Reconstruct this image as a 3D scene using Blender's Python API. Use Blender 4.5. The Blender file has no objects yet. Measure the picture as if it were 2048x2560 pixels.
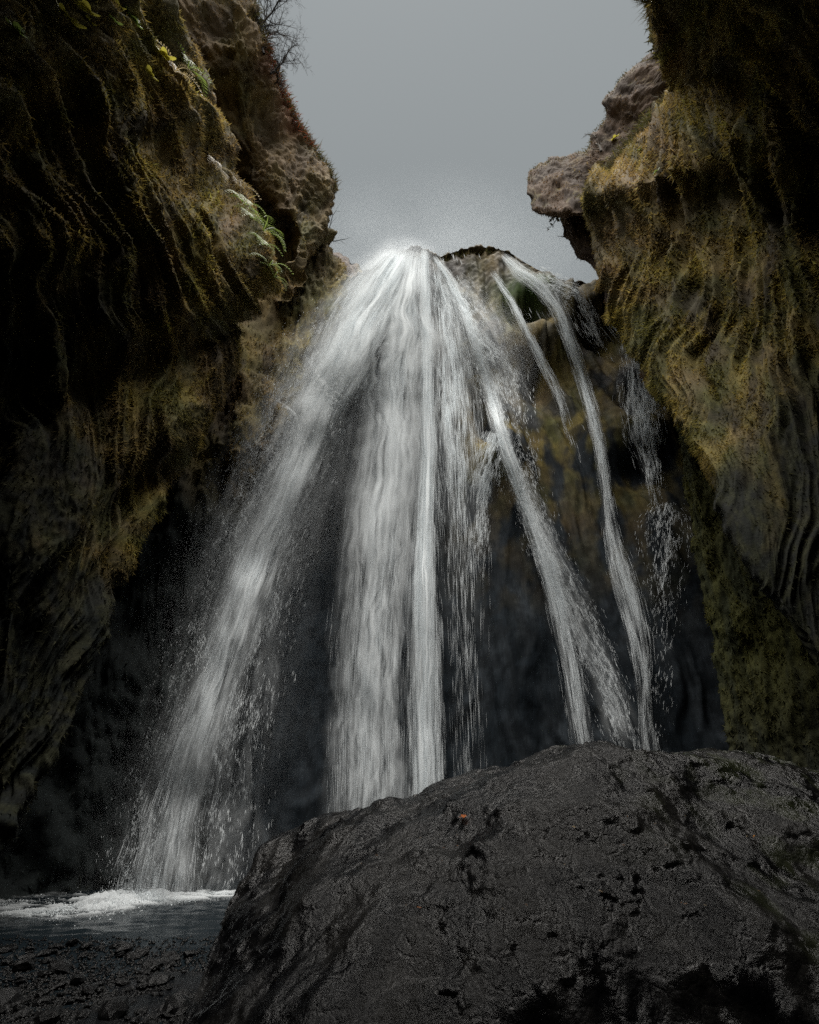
import bpy, math, random
import numpy as np
from mathutils import Vector

random.seed(7)
RNG = np.random.default_rng(11)
scene = bpy.context.scene
COL = scene.collection

# ------------------------------------------------------------------ camera
W0, H0, FPX = 2048.0, 2560.0, 1138.0
PITCH = math.radians(33.0)
CAM = np.array([0.0, 0.0, 1.6])
cam_d = bpy.data.cameras.new('camera')
cam_d.sensor_fit = 'VERTICAL'
cam_d.sensor_height = 36.0
cam_d.sensor_width = 28.8
cam_d.lens = FPX / H0 * 36.0
cam_d.clip_start = 0.05
cam_d.clip_end = 2000
cam_d.dof.use_dof = True
cam_d.dof.focus_distance = 14.0
cam_d.dof.aperture_fstop = 1.8
cam = bpy.data.objects.new('camera', cam_d)
COL.objects.link(cam)
cam.location = CAM
cam.rotation_euler = (math.radians(90) + PITCH, 0, 0)
scene.camera = cam

# ------------------------------------------------------------------ sky and sun
SUN_EL, SUN_AZ = math.radians(71), math.radians(184)      # azimuth from +Y towards +X
world = bpy.data.worlds.new('World')
scene.world = world
world.use_nodes = True
wn, wl = world.node_tree.nodes, world.node_tree.links
wn.clear()
w_out = wn.new('ShaderNodeOutputWorld')
w_bg = wn.new('ShaderNodeBackground')
w_sky = wn.new('ShaderNodeTexSky')
w_sky.sky_type = 'NISHITA'
w_sky.sun_disc = False
w_sky.sun_elevation = SUN_EL
w_sky.sun_rotation = SUN_AZ
w_sky.air_density = 1.0
w_sky.dust_density = 0.4
w_sky.ozone_density = 1.0
w_hs = wn.new('ShaderNodeHueSaturation')
w_hs.inputs['Saturation'].default_value = 0.17
w_hs.inputs['Hue'].default_value = 0.43
wl.new(w_sky.outputs[0], w_hs.inputs['Color'])
wl.new(w_hs.outputs[0], w_bg.inputs['Color'])
w_bg.inputs['Strength'].default_value = 0.057
wl.new(w_bg.outputs[0], w_out.inputs['Surface'])

sun_d = bpy.data.lights.new('sun', 'SUN')
sun_d.energy = 5.0
sun_d.angle = math.radians(46)
sun_d.color = (1.0, 0.96, 0.9)
sun = bpy.data.objects.new('sun', sun_d)
COL.objects.link(sun)
sd = Vector((math.sin(SUN_AZ) * math.cos(SUN_EL), math.cos(SUN_AZ) * math.cos(SUN_EL), math.sin(SUN_EL)))
sun.rotation_euler = (-sd).to_track_quat('-Z', 'Y').to_euler()
sun.location = (0, 10, 60)

scene.view_settings.view_transform = 'Standard'
scene.view_settings.look = 'None'
scene.view_settings.gamma = 1.0
scene.view_settings.use_curve_mapping = False
scene.view_settings.exposure = 0.85
scene.render.engine = 'CYCLES'
scene.cycles.use_denoising = False
scene.cycles.max_bounces = 5
scene.cycles.diffuse_bounces = 4
scene.cycles.glossy_bounces = 3
scene.cycles.transmission_bounces = 4
scene.cycles.transparent_max_bounces = 9
scene.cycles.volume_bounces = 0
scene.cycles.volume_step_rate = 5.0
scene.cycles.volume_max_steps = 32
scene.cycles.sample_clamp_indirect = 3.0
scene.cycles.use_adaptive_sampling = False
scene.cycles.caustics_reflective = False
scene.cycles.caustics_refractive = False

# ------------------------------------------------------------------ projection helpers
CP, SP = math.cos(PITCH), math.sin(PITCH)

def rays(px, py):
    cx = (np.asarray(px, float) - W0 / 2) / FPX
    cy = (H0 / 2 - np.asarray(py, float)) / FPX
    return np.stack([cx, CP - cy * SP, SP + cy * CP], -1)

def PT(px, py, Y):
    """point seen at photograph pixel (px, py) standing Y metres ahead of the camera"""
    d = rays(px, py)
    return CAM + d * (np.asarray(Y, float) / d[..., 1])[..., None]

def PR(px, py, R):
    d = rays(px, py)
    d = d / np.linalg.norm(d, axis=-1, keepdims=True)
    return CAM + d * np.asarray(R, float)[..., None]

def project(P):
    v = np.asarray(P) - CAM
    f = v[..., 1] * CP + v[..., 2] * SP
    u = -v[..., 1] * SP + v[..., 2] * CP
    f = np.where(f > 1e-3, f, 1e-3)
    return W0 / 2 + v[..., 0] / f * FPX, H0 / 2 - u / f * FPX, f

# ------------------------------------------------------------------ noise
_perm = np.random.default_rng(3).permutation(256).astype(np.int64)
_perm = np.concatenate([_perm, _perm, _perm])
_g = np.random.default_rng(4).normal(size=(256, 3))
_g /= np.linalg.norm(_g, axis=1, keepdims=True)

def gnoise(x, y, z):
    x, y, z = np.broadcast_arrays(np.asarray(x, float), np.asarray(y, float), np.asarray(z, float))
    xi, yi, zi = np.floor(x).astype(np.int64), np.floor(y).astype(np.int64), np.floor(z).astype(np.int64)
    xf, yf, zf = x - xi, y - yi, z - zi
    xi &= 255; yi &= 255; zi &= 255
    u, v, w = [t * t * t * (t * (t * 6 - 15) + 10) for t in (xf, yf, zf)]
    def corner(a, b, c):
        h = _perm[_perm[_perm[xi + a] + yi + b] + zi + c]
        g = _g[h]
        return g[..., 0] * (xf - a) + g[..., 1] * (yf - b) + g[..., 2] * (zf - c)
    def lerp(a, b, t): return a + (b - a) * t
    return 1.6 * lerp(lerp(lerp(corner(0,0,0), corner(1,0,0), u), lerp(corner(0,1,0), corner(1,1,0), u), v),
                      lerp(lerp(corner(0,0,1), corner(1,0,1), u), lerp(corner(0,1,1), corner(1,1,1), u), v), w)

def fbm(x, y, z, oct=4, gain=0.5, lac=2.03):
    s, a, f = 0.0, 1.0, 1.0
    for i in range(oct):
        s = s + a * gnoise(x * f + 17.3 * i, y * f + 5.1 * i, z * f + 9.7 * i)
        a *= gain; f *= lac
    return s

def ridged(x, y, z, oct=3, gain=0.5, lac=2.1):
    s, a, f = 0.0, 1.0, 1.0
    for i in range(oct):
        n = 1 - np.abs(gnoise(x * f + 31.7 * i, y * f + 3.3 * i, z * f + 7.7 * i)) * 1.6
        s = s + a * n
        a *= gain; f *= lac
    return s

def sstep(a, b, x):
    t = np.clip((x - a) / (b - a), 0, 1)
    return t * t * (3 - 2 * t)

# ------------------------------------------------------------------ lofting
def cr_matrix(n, m, dens=None):
    """m samples of a Catmull-Rom spline through n knots -> (m, n) weights"""
    if dens is None:
        t = np.linspace(0, n - 1, m)
    else:                                   # dens: relative sample count per span
        c = np.concatenate([[0], np.cumsum(dens)]).astype(float)
        t = np.interp(np.linspace(0, c[-1], m), c, np.arange(n))
    M = np.zeros((m, n))
    for r, tt in enumerate(t):
        i = min(int(tt), n - 2)
        f = tt - i
        w = (-.5*f+f*f-.5*f**3, 1-2.5*f*f+1.5*f**3, .5*f+2*f*f-1.5*f**3, -.5*f*f+.5*f**3)
        for k in range(4):
            M[r, min(max(i - 1 + k, 0), n - 1)] += w[k]
    return M

def loft(ctrl, nr, nc, rd=None, cd=None):
    ctrl = np.asarray(ctrl, float)
    A = cr_matrix(ctrl.shape[0], nr, rd)
    B = cr_matrix(ctrl.shape[1], nc, cd)
    return np.einsum('ri,ijk,cj->rck', A, ctrl, B)

def grid_normals(P):
    du = np.gradient(P, axis=0); dv = np.gradient(P, axis=1)
    n = np.cross(du, dv)
    return n / (np.linalg.norm(n, axis=-1, keepdims=True) + 1e-9)

def grid_faces(nr, nc):
    i = np.arange(nr - 1)[:, None] * nc + np.arange(nc - 1)[None, :]
    return np.stack([i, i + 1, i + nc + 1, i + nc], -1).reshape(-1, 4)

def mesh_np(name, V, F, color=None, smooth=True):
    V = np.ascontiguousarray(V.reshape(-1, 3), dtype=np.float32)
    F = np.ascontiguousarray(F, dtype=np.int32)
    me = bpy.data.meshes.new(name)
    me.vertices.add(len(V))
    me.vertices.foreach_set('co', V.ravel())
    k = F.shape[1]
    me.loops.add(F.size)
    me.loops.foreach_set('vertex_index', F.ravel())
    me.polygons.add(len(F))
    me.polygons.foreach_set('loop_start', np.arange(0, F.size, k, dtype=np.int32))
    me.polygons.foreach_set('loop_total', np.full(len(F), k, dtype=np.int32))
    if smooth:
        me.polygons.foreach_set('use_smooth', np.ones(len(F), dtype=bool))
    if color is not None:
        a = me.color_attributes.new('Col', 'FLOAT_COLOR', 'POINT')
        c = np.ones((len(V), 4), dtype=np.float32)
        c[:, :3] = color.reshape(-1, 3)
        a.data.foreach_set('color', c.ravel())
    me.update(calc_edges=True)
    return me

def link(name, me, mat, parent=None, **props):
    o = bpy.data.objects.new(name, me)
    COL.objects.link(o)
    if mat is not None and me is not None and len(me.materials) == 0:
        me.materials.append(mat)
    if parent is not None:
        o.parent = parent
    for k, v in props.items():
        o[k] = v
    return o

# ------------------------------------------------------------------ materials
def new_mat(name):
    m = bpy.data.materials.new(name)
    m.use_nodes = True
    nt = m.node_tree
    b = nt.nodes['Principled BSDF']
    return m, nt, b

def attr_material(name, rough=0.8, spec=0.3, bump=0.3, scale=30.0, var=0.35, rough_var=0.0, stretch=None, cracks=0.0, translucent=0.0):
    """colour from the 'Col' attribute, broken up by fine noise, with fine relief"""
    m, nt, b = new_mat(name)
    N, L = nt.nodes, nt.links
    at = N.new('ShaderNodeAttribute'); at.attribute_name = 'Col'
    tc = N.new('ShaderNodeTexCoord')
    n1 = N.new('ShaderNodeTexNoise'); n1.inputs['Scale'].default_value = scale; n1.inputs['Detail'].default_value = 5
    n1.inputs['Roughness'].default_value = 0.65
    vec = tc.outputs['Object']
    if stretch:
        mp = N.new('ShaderNodeMapping'); mp.inputs['Scale'].default_value = stretch
        L.new(tc.outputs['Object'], mp.inputs['Vector']); vec = mp.outputs['Vector']
    L.new(vec, n1.inputs['Vector'])
    mr = N.new('ShaderNodeMapRange')
    mr.inputs['From Min'].default_value = 0.3; mr.inputs['From Max'].default_value = 0.7
    mr.inputs['To Min'].default_value = 1 - var; mr.inputs['To Max'].default_value = 1 + var
    L.new(n1.outputs['Fac'], mr.inputs['Value'])
    mx = N.new('ShaderNodeVectorMath'); mx.operation = 'SCALE'
    L.new(at.outputs['Color'], mx.inputs[0]); L.new(mr.outputs[0], mx.inputs['Scale'])
    L.new(mx.outputs[0], b.inputs['Base Color'])
    b.inputs['Roughness'].default_value = rough
    b.inputs['Specular IOR Level'].default_value = spec
    if rough_var:
        n2 = N.new('ShaderNodeTexNoise'); n2.inputs['Scale'].default_value = scale * 0.12; n2.inputs['Detail'].default_value = 4
        L.new(vec, n2.inputs['Vector'])
        r2 = N.new('ShaderNodeMapRange')
        r2.inputs['From Min'].default_value = 0.35; r2.inputs['From Max'].default_value = 0.65
        r2.inputs['To Min'].default_value = max(0.05, rough - rough_var); r2.inputs['To Max'].default_value = min(1, rough + rough_var)
        L.new(n2.outputs['Fac'], r2.inputs['Value']); L.new(r2.outputs[0], b.inputs['Roughness'])
    if bump:
        n3 = N.new('ShaderNodeTexNoise'); n3.inputs['Scale'].default_value = scale * 0.8; n3.inputs['Detail'].default_value = 6
        n3.inputs['Roughness'].default_value = 0.7
        L.new(vec, n3.inputs['Vector'])
        bp = N.new('ShaderNodeBump'); bp.inputs['Strength'].default_value = bump; bp.inputs['Distance'].default_value = 0.05
        h = n3.outputs['Fac']
        if cracks:
            vo = N.new('ShaderNodeTexVoronoi'); vo.feature = 'DISTANCE_TO_EDGE'; vo.inputs['Scale'].default_value = scale * .42
            nw = N.new('ShaderNodeTexNoise'); nw.inputs['Scale'].default_value = scale * .3; nw.inputs['Detail'].default_value = 4
            L.new(vec, nw.inputs['Vector'])
            wv = N.new('ShaderNodeVectorMath'); wv.operation = 'MULTIPLY_ADD'; wv.inputs[1].default_value = (.12, .12, .12)
            L.new(nw.outputs['Color'], wv.inputs[0]); L.new(vec, wv.inputs[2]); L.new(wv.outputs[0], vo.inputs['Vector'])
            cr = N.new('ShaderNodeMapRange'); cr.inputs['From Max'].default_value = .16; cr.inputs['To Max'].default_value = cracks
            L.new(vo.outputs['Distance'], cr.inputs['Value'])
            ad = N.new('ShaderNodeMath'); ad.operation = 'ADD'; L.new(h, ad.inputs[0]); L.new(cr.outputs[0], ad.inputs[1])
            h = ad.outputs[0]
        L.new(h, bp.inputs['Height']); L.new(bp.outputs[0], b.inputs['Normal'])
    if translucent:
        tl = N.new('ShaderNodeBsdfTranslucent'); L.new(mx.outputs[0], tl.inputs['Color'])
        ms = N.new('ShaderNodeMixShader'); ms.inputs[0].default_value = translucent
        L.new(b.outputs[0], ms.inputs[1]); L.new(tl.outputs[0], ms.inputs[2])
        L.new(ms.outputs[0], N['Material Output'].inputs['Surface'])
    return m

MAT_MOSS = attr_material('mossy_rock', rough=0.9, spec=0.15, bump=0.35, scale=26, var=0.45)
MAT_BLADE = attr_material('moss_blades', rough=0.8, spec=0.2, bump=0, scale=8, var=0.25, translucent=.45)
MAT_WET = attr_material('wet_rock', rough=0.75, spec=0.06, bump=0.4, scale=16, stretch=(1, 1, .16), var=0.3, rough_var=0.12)
MAT_BOULDER = attr_material('wet_basalt', rough=0.24, spec=0.3, bump=0.42, scale=30, var=0.6, rough_var=0.16, cracks=.2)
MAT_STONE = attr_material('wet_stone', rough=0.25, spec=0.25, bump=0.4, scale=30, var=0.4)
MAT_BARK = attr_material('bark', rough=0.85, spec=0.2, bump=0.2, scale=40, var=0.3)
MAT_LEAF = attr_material('leaf', rough=0.5, spec=0.3, bump=0, scale=20, var=0.2, translucent=.4)

def water_white(name, col, trans=0.45):
    m = bpy.data.materials.new(name); m.use_nodes = True
    N, L = m.node_tree.nodes, m.node_tree.links
    N.clear()
    out = N.new('ShaderNodeOutputMaterial')
    d = N.new('ShaderNodeBsdfDiffuse'); d.inputs['Color'].default_value = (*col, 1)
    t = N.new('ShaderNodeBsdfTranslucent'); t.inputs['Color'].default_value = (*col, 1)
    mx = N.new('ShaderNodeMixShader'); mx.inputs[0].default_value = trans
    L.new(d.outputs[0], mx.inputs[1]); L.new(t.outputs[0], mx.inputs[2])
    L.new(mx.outputs[0], out.inputs['Surface'])
    return m
MAT_WATER = water_white('falling_water', (0.86, 0.9, 0.92))
MAT_FOAM = water_white('foam', (0.8, 0.85, 0.87), 0.3)

# ------------------------------------------------------------------ lookup: pixel -> depth of a built surface
BIN = 4
LW, LH = int((W0 + 1200) / BIN), int((H0 + 1200) / BIN)
def make_lookup(P):
    px, py, f = project(P)
    ok = f > 0.2
    i = ((px[ok] + 600) / BIN).astype(int); j = ((py[ok] + 600) / BIN).astype(int)
    Y = (P[..., 1])[ok]
    k = (i >= 0) & (i < LW) & (j >= 0) & (j < LH)
    T = np.full((LH, LW), np.inf)
    np.minimum.at(T, (j[k], i[k]), Y[k])
    for _ in range(14):                     # fill gaps between vertices
        bad = ~np.isfinite(T)
        if not bad.any(): break
        Z = np.where(bad, 0, T); Wt = (~bad).astype(float)
        s = np.zeros_like(Z); c = np.zeros_like(Z)
        for dj, di in ((0, 1), (0, -1), (1, 0), (-1, 0)):
            s += np.roll(Z, (dj, di), (0, 1)); c += np.roll(Wt, (dj, di), (0, 1))
        T = np.where(bad & (c > 0), s / np.maximum(c, 1), T)
    return T
def look(T, px, py, default):
    i = np.clip(((np.asarray(px) + 600) / BIN).astype(int), 0, LW - 1)
    j = np.clip(((np.asarray(py) + 600) / BIN).astype(int), 0, LH - 1)
    v = T[j, i]
    return np.where(np.isfinite(v), v, default)

def blur2(T, n):
    ok = np.isfinite(T)
    Z = np.where(ok, T, 0.0); Wt = ok.astype(float)
    for _ in range(n):
        for ax in (0, 1):
            Z = (np.roll(Z, 1, ax) + Z + np.roll(Z, -1, ax)) / 3
            Wt = (np.roll(Wt, 1, ax) + Wt + np.roll(Wt, -1, ax)) / 3
    return np.where(Wt > 1e-6, Z / np.maximum(Wt, 1e-9), np.inf)

def mixc(a, b, t):
    t = np.asarray(t)[..., None]
    return np.asarray(a) * (1 - t) + np.asarray(b) * t

# ------------------------------------------------------------------ cliffs
def cliff(name, ctrl, pix, nr, nc, rd, cd, sculpt, colour, mat, edge=None, **props):
    """ctrl: control points (rows bottom to top, columns across); pix: photograph coordinates of the same points,
    used only as a smooth parametrisation for the relief"""
    P = loft(ctrl, nr, nc, rd, cd)
    Q = loft(np.concatenate([pix, np.zeros_like(pix[..., :1])], -1), nr, nc, rd, cd)
    n = grid_normals(P)
    vis = (Q[..., 0] > -100) & (Q[..., 0] < W0 + 100) & (Q[..., 1] > -100) & (Q[..., 1] < H0 + 100)
    mid = P[vis].mean(0)
    if np.mean(np.einsum('ijk,ijk->ij', n, CAM - P)[vis]) < 0:
        n = -n
    rng = np.linalg.norm(P - CAM, axis=-1)
    d = sculpt(Q[..., 0], Q[..., 1], P, rng)
    if edge is not None:                    # keep the outline where it was drawn: take the slow part of the relief out near the edge column
        cpos = np.interp(np.linspace(0, 1, nc), np.linspace(0, 1, nc), np.interp(np.linspace(0, sum(cd), nc), np.concatenate([[0], np.cumsum(cd)]), np.arange(len(cd) + 1)))
        e = int(np.argmin(np.abs(cpos - edge)))
        slow = d[:, max(0, e - 6):e + 7].mean(1)
        kw = max(5, nr // 22); ker = np.hanning(2 * kw + 1); ker /= ker.sum()
        slow = np.convolve(np.pad(slow, kw, mode='edge'), ker, mode='valid')
        d = d - slow[:, None] * np.exp(-((cpos - edge) / .8) ** 2)[None]
    P = P + n * d[..., None]
    n2 = grid_normals(P)
    flip = np.einsum('ijk,ijk->ij', n2, n) < 0
    n2[flip] *= -1
    c = colour(Q[..., 0], Q[..., 1], P, n2, d)
    F = grid_faces(P.shape[0], P.shape[1])
    me = mesh_np(name, P, F, c)
    o = link(name, me, mat, **props)
    return o, P, n2, c, Q

def clumps_ridges(q1, q2, zz, rng, wl=85.0):
    """draped moss ribs: long soft crests across q1, broken along q2"""
    w = fbm(q1 / 300, q2 / 420, zz, 3, .45) * 75
    m = .65 + .7 * sstep(-.4, .4, fbm(q1 / 170, q2 / 260, zz + 3, 2))
    a = np.clip(ridged((q1 + w) / wl, q2 / (wl * 8), zz, 1), 0, None) ** 1.5
    b = np.clip(ridged((q1 + 1.15 * w) / (wl * .40), q2 / (wl * 3.6), zz + 5, 1), 0, None) ** 1.3
    c = ridged((q1 + 1.3 * w) / (wl * .16), q2 / (wl * 1.3), zz + 7, 2, .5)
    big = fbm(q1 / 360, q2 / 520, zz + 9, 2)
    fine = fbm(q1 / 11, q2 / 20, zz + 2, 2, 0.6)
    return (m * (0.028 * (a - .62) + 0.015 * (b - .65)) + 0.0045 * (c - .9) + 0.034 * big + 0.0022 * fine) * rng

MOSS_A, MOSS_B = np.array([0.165, 0.13, 0.036]), np.array([0.078, 0.076, 0.025])
BROWN_A, BROWN_B = np.array([0.165, 0.115, 0.063]), np.array([0.098, 0.07, 0.042])
SOIL = np.array([0.045, 0.036, 0.026])

def moss_colour(px, py, P, n, brown):
    """brown: 0..1 share of dry brown growth"""
    a = fbm(px / 120, py / 170, 3.1, 4)
    b = fbm(px / 40, py / 70, 8.2, 4)
    green = mixc(MOSS_B, MOSS_A, sstep(-.35, .45, a + .5 * b))
    dry = mixc(BROWN_B, BROWN_A, sstep(-.4, .4, b))
    c = mixc(green, dry, np.clip(brown + .55 * fbm(px / 90, py / 90, 1.7, 3), 0, 1))
    bare = sstep(.4, .75, fbm(px / 70 + 4, py / 150, 6.4, 4))
    return mixc(c, SOIL, .75 * bare)

def columns(S, F, side, n_mid, bulge, wrap, behind):
    """rows of control points from the silhouette edge S to the near edge F, plus the return behind the edge and the
    stretch beside and behind the camera. S, F: lists of (px, py, Y) / (px, py, range)"""
    rows, prow = [], []
    for (sx, sy, sY), (fx, fy, fR) in zip(S, F):
        s3 = PT(sx, sy, sY); f3 = PR(fx, fy, fR)
        w = -side
        r = [PT(sx + side * wrap[1][0], sy + wrap[1][1], sY * wrap[1][2]), PT(sx + side * wrap[0][0], sy + wrap[0][1], sY * wrap[0][2]), s3]
        p = [(sx + side * wrap[1][0], sy), (sx + side * wrap[0][0], sy), (sx, sy)]
        for i in range(n_mid):
            a = (i + 1) / (n_mid + 1)
            m = s3 * (1 - a) + f3 * a
            m = CAM + (m - CAM) * (1 - bulge * math.sin(math.pi * a ** 0.7))
            q = project(m)
            r.append(m); p.append((float(q[0]), float(q[1])))
        r.append(f3); p.append((fx, fy))
        for k, (bx, by) in enumerate(behind):
            r.append(np.array([side * bx, by, f3[2] * (1 + .8 * k)])); p.append((fx + side * 900 * (k + 1), fy))
        rows.append(r); prow.append(p)
    return np.array(rows), np.array(prow, float)

# ---- near left cliff
S_L = [(-150, 2380, 8.5), (60, 2000, 8.5), (190, 1760, 9), (237, 1650, 9), (273, 1543, 9), (356, 1365, 9.2), (415, 1246, 9.3),
       (451, 1163, 9.5), (510, 1068, 9.5), (558, 985, 9.5), (592, 890, 9.5), (592, 825, 9.4), (635, 765, 9.2), (688, 712, 9), (683, 641, 8.6),
       (647, 558, 8.0), (594, 463, 7.3), (565, 380, 6.6), (540, 280, 5.7), (510, 190, 4.9), (470, 90, 4.1), (430, 0, 3.4), (380, -150, 2.5)]
S_L = [(a, b, c * float(np.interp(b, [300, 620, 1000, 1350, 2400], [1.08, 1.06, 1.0, .97, .96]))) for a, b, c in S_L]
fy = np.linspace(2650, -300, len(S_L))
F_L = [(-250, y, float(np.interp(y, [100, 500, 1050, 1500, 2650], [11.2, 10.8, 10.3, 10.2, 10.2])) + 0.4 * math.sin(i * .7)) for i, y in enumerate(fy)]
ctrl, pix = columns(S_L, F_L, -1, 3, 0.06, ((25, 0, 1.12), (160, 20, 1.7)), ((6.0, -2.5), (3.4, -7), (1.0, -12)))
ctrl = np.concatenate([ctrl, (ctrl[-1] + np.array([-3, 0, 2.5]))[None], (ctrl[-1] + np.array([-18, 0, 4.0]))[None]]); pix = np.concatenate([pix, pix[-1:] + [0, -400], pix[-1:] + [0, -800]])

def sculpt_left(px, py, P, rng):
    S = np.interp(py, [-1500, -700, 300, 600, 900, 1200, 1600, 2700], [1150, 715, 160, 0, -75, -45, 100, 600])
    d = clumps_ridges(px + S, py, 1.0, rng, 78)
    d -= 0.06 * rng * np.exp(-(((px - 330) / 120) ** 2 + ((py - 1420) / 230) ** 2))
    d -= 0.05 * rng * np.exp(-(((px - 150) / 160) ** 2 + ((py - 330) / 160) ** 2))
    return d * sstep(-900, -250, px)
def colour_left(px, py, P, n, d):
    c = moss_colour(px, py, P, n, .30 + .35 * sstep(250, 650, px) * sstep(900, 300, py) - .1 * sstep(300, 0, py))
    low = sstep(14.0, 6.5, P[..., 2] + 3.0 * fbm(px / 110, py / 110, 4.7, 4) + 6.0 * sstep(6.0, 8.6, P[..., 1]) * sstep(2.5, 7.0, P[..., 2]))  # shade on the lower wall put into the colour
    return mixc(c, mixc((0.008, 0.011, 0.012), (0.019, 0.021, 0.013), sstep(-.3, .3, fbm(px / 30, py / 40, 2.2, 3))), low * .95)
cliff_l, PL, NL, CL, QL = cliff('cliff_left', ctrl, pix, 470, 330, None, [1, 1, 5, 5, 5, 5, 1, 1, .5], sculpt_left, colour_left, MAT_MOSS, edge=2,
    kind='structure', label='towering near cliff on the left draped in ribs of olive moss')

# ---- overhanging nose above and behind it
rowsN = [((720, 745), (705, 750), (640, 770), 11.0, .97, 1.12), ((765, 650), (742, 662), (680, 645), 11, .94, 1.18), ((795, 600), (745, 618), (675, 600), 11, .92, 1.2),
         ((816, 555), (738, 572), (665, 560), 11, .91, 1.2), ((828, 505), (712, 532), (640, 520), 11, .9, 1.12), ((836, 470), (690, 492), (590, 475), 10.8, .89, 1.0),
         ((824, 430), (670, 450), (550, 430), 10.5, .88, .92), ((785, 375), (640, 400), (510, 385), 10, .88, .9), ((742, 310), (610, 330), (480, 320), 9, .89, .9),
         ((715, 250), (590, 260), (460, 250), 8.2, .9, .92), ((690, 190), (570, 190), (440, 190), 7.2, .92, .93), ((660, 100), (550, 100), (420, 100), 6, .93, .94),
         ((632, 0), (530, 0), (390, 0), 5, .94, .95), ((595, -150), (490, -150), (360, -150), 3.6, .95, .96)]
NS = 1.2
rowsN = [(a, b, c, Y * NS, fa, fb) for a, b, c, Y, fa, fb in rowsN]
ctrl, pix = [], []
for s, a, b, Y, fa, fb in rowsN:
    c = [PT(s[0] - 130, s[1] + 10, Y * 1.6), PT(s[0] - 22, s[1] + 3, Y * 1.12), PT(s[0], s[1], Y), PT((s[0] + a[0]) / 2, (s[1] + a[1]) / 2, Y * (1 + fa) / 2 - .25), PT(a[0], a[1], Y * fa), PT(b[0], b[1], Y * fb), PT(b[0] - 150, b[1], Y * fb * 1.05)]
    ctrl.append(c); pix.append([(s[0] + 130, s[1]), (s[0] + 22, s[1]), s, ((s[0] + a[0]) / 2, (s[1] + a[1]) / 2), a, b, (b[0] - 150, b[1])])
ctrl = np.array(ctrl); pix = np.array(pix, float)
ctrl = np.concatenate([ctrl, (ctrl[-1] + np.array([-12, 0, 6.0]))[None]]); pix = np.concatenate([pix, pix[-1:] + [0, -300]])
def sculpt_nose(px, py, P, rng):
    q1 = px - 0.45 * py
    w = fbm(px / 160, py / 160, 4.4, 3) * 50
    a = ridged((q1 + w) / 70, (py + .4 * px) / 420, 2.2, 3, .5)
    return (0.012 * (a - 1) + 0.022 * fbm(px / 150, py / 150, 3.3, 4) + 0.004 * fbm(px / 14, py / 14, 1, 3, .6)) * rng
def colour_nose(px, py, P, n, d):
    c = moss_colour(px, py, P, n, .82 - .2 * sstep(480, 620, py))
    red = sstep(-60, 20, px - np.interp(py, [0, 190, 310, 430], [632, 690, 742, 824])) * sstep(380, 300, py) * sstep(90, 160, py)
    return mixc(c, (0.16, 0.045, 0.02), .7 * red)
nose_l, PN, NN, CN, QN = cliff('cliff_left_overhang', ctrl, pix, 250, 190, None, [1, 1, 4, 4, 4, 2], sculpt_nose, colour_nose, MAT_MOSS, edge=2,
    kind='structure', label='brown overhanging rock nose high on the left, beside the sky')

# ---- back-left wall running to the falls
S_B = [(520, 2250, 14.4), (520, 1950, 14.4), (540, 1700, 14.4), (580, 1400, 14.4), (650, 1180, 14.2), (700, 1085, 14), (765, 960, 14.3), (835, 824, 14.7), (862, 715, 15.0),
       (856, 673, 15.0), (826, 615, 14.8), (812, 570, 14.6)]
ctrl, pix = [], []
for i, (x, y, Y) in enumerate(S_B):
    c = [(x + 40, y - 5, Y * 1.5), (x + 6, y, Y * 1.1), (x, y, Y), (x - 60, y, Y * .955), (x - 150, y, Y * .93), (x - 320, y + 5, Y * .89), (x - 620, y + 10, Y * .8)]
    if i > 6: c[0] = (x - 80, y - 5, Y * 1.5); c[1] = (x - 12, y, Y * 1.1)
    ctrl.append([PT(*q) for q in c]); pix.append([q[:2] for q in c])
ctrl = np.array(ctrl); pix = np.array(pix, float)
ctrl = np.concatenate([ctrl, (ctrl[-1] + np.array([-10, 4, 5.0]))[None]]); pix = np.concatenate([pix, pix[-1:] + [0, -200]])
def sculpt_backleft(px, py, P, rng):
    q1 = px + 0.3 * py
    a = ridged((q1 + 40 * fbm(px / 150, py / 150, 7, 3)) / 75, py / 330, 6.2, 3, .5)
    return (0.014 * (a - 1) + 0.03 * fbm(px / 190, py / 210, 1.3, 4) + 0.006 * fbm(px / 15, py / 17, 4, 3, .6)) * rng
def colour_backleft(px, py, P, n, d):
    c = moss_colour(px, py, P, n, .5 - .45 * sstep(120, 40, np.hypot((px - 790) / 1.0, (py - 780) / 1.3)))
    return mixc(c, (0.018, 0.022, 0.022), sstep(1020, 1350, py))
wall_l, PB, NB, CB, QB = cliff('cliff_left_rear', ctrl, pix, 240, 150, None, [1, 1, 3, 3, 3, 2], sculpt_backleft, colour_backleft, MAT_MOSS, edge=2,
    kind='structure', label='rear left cliff face behind the spray, mossy above and dark below')

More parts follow.
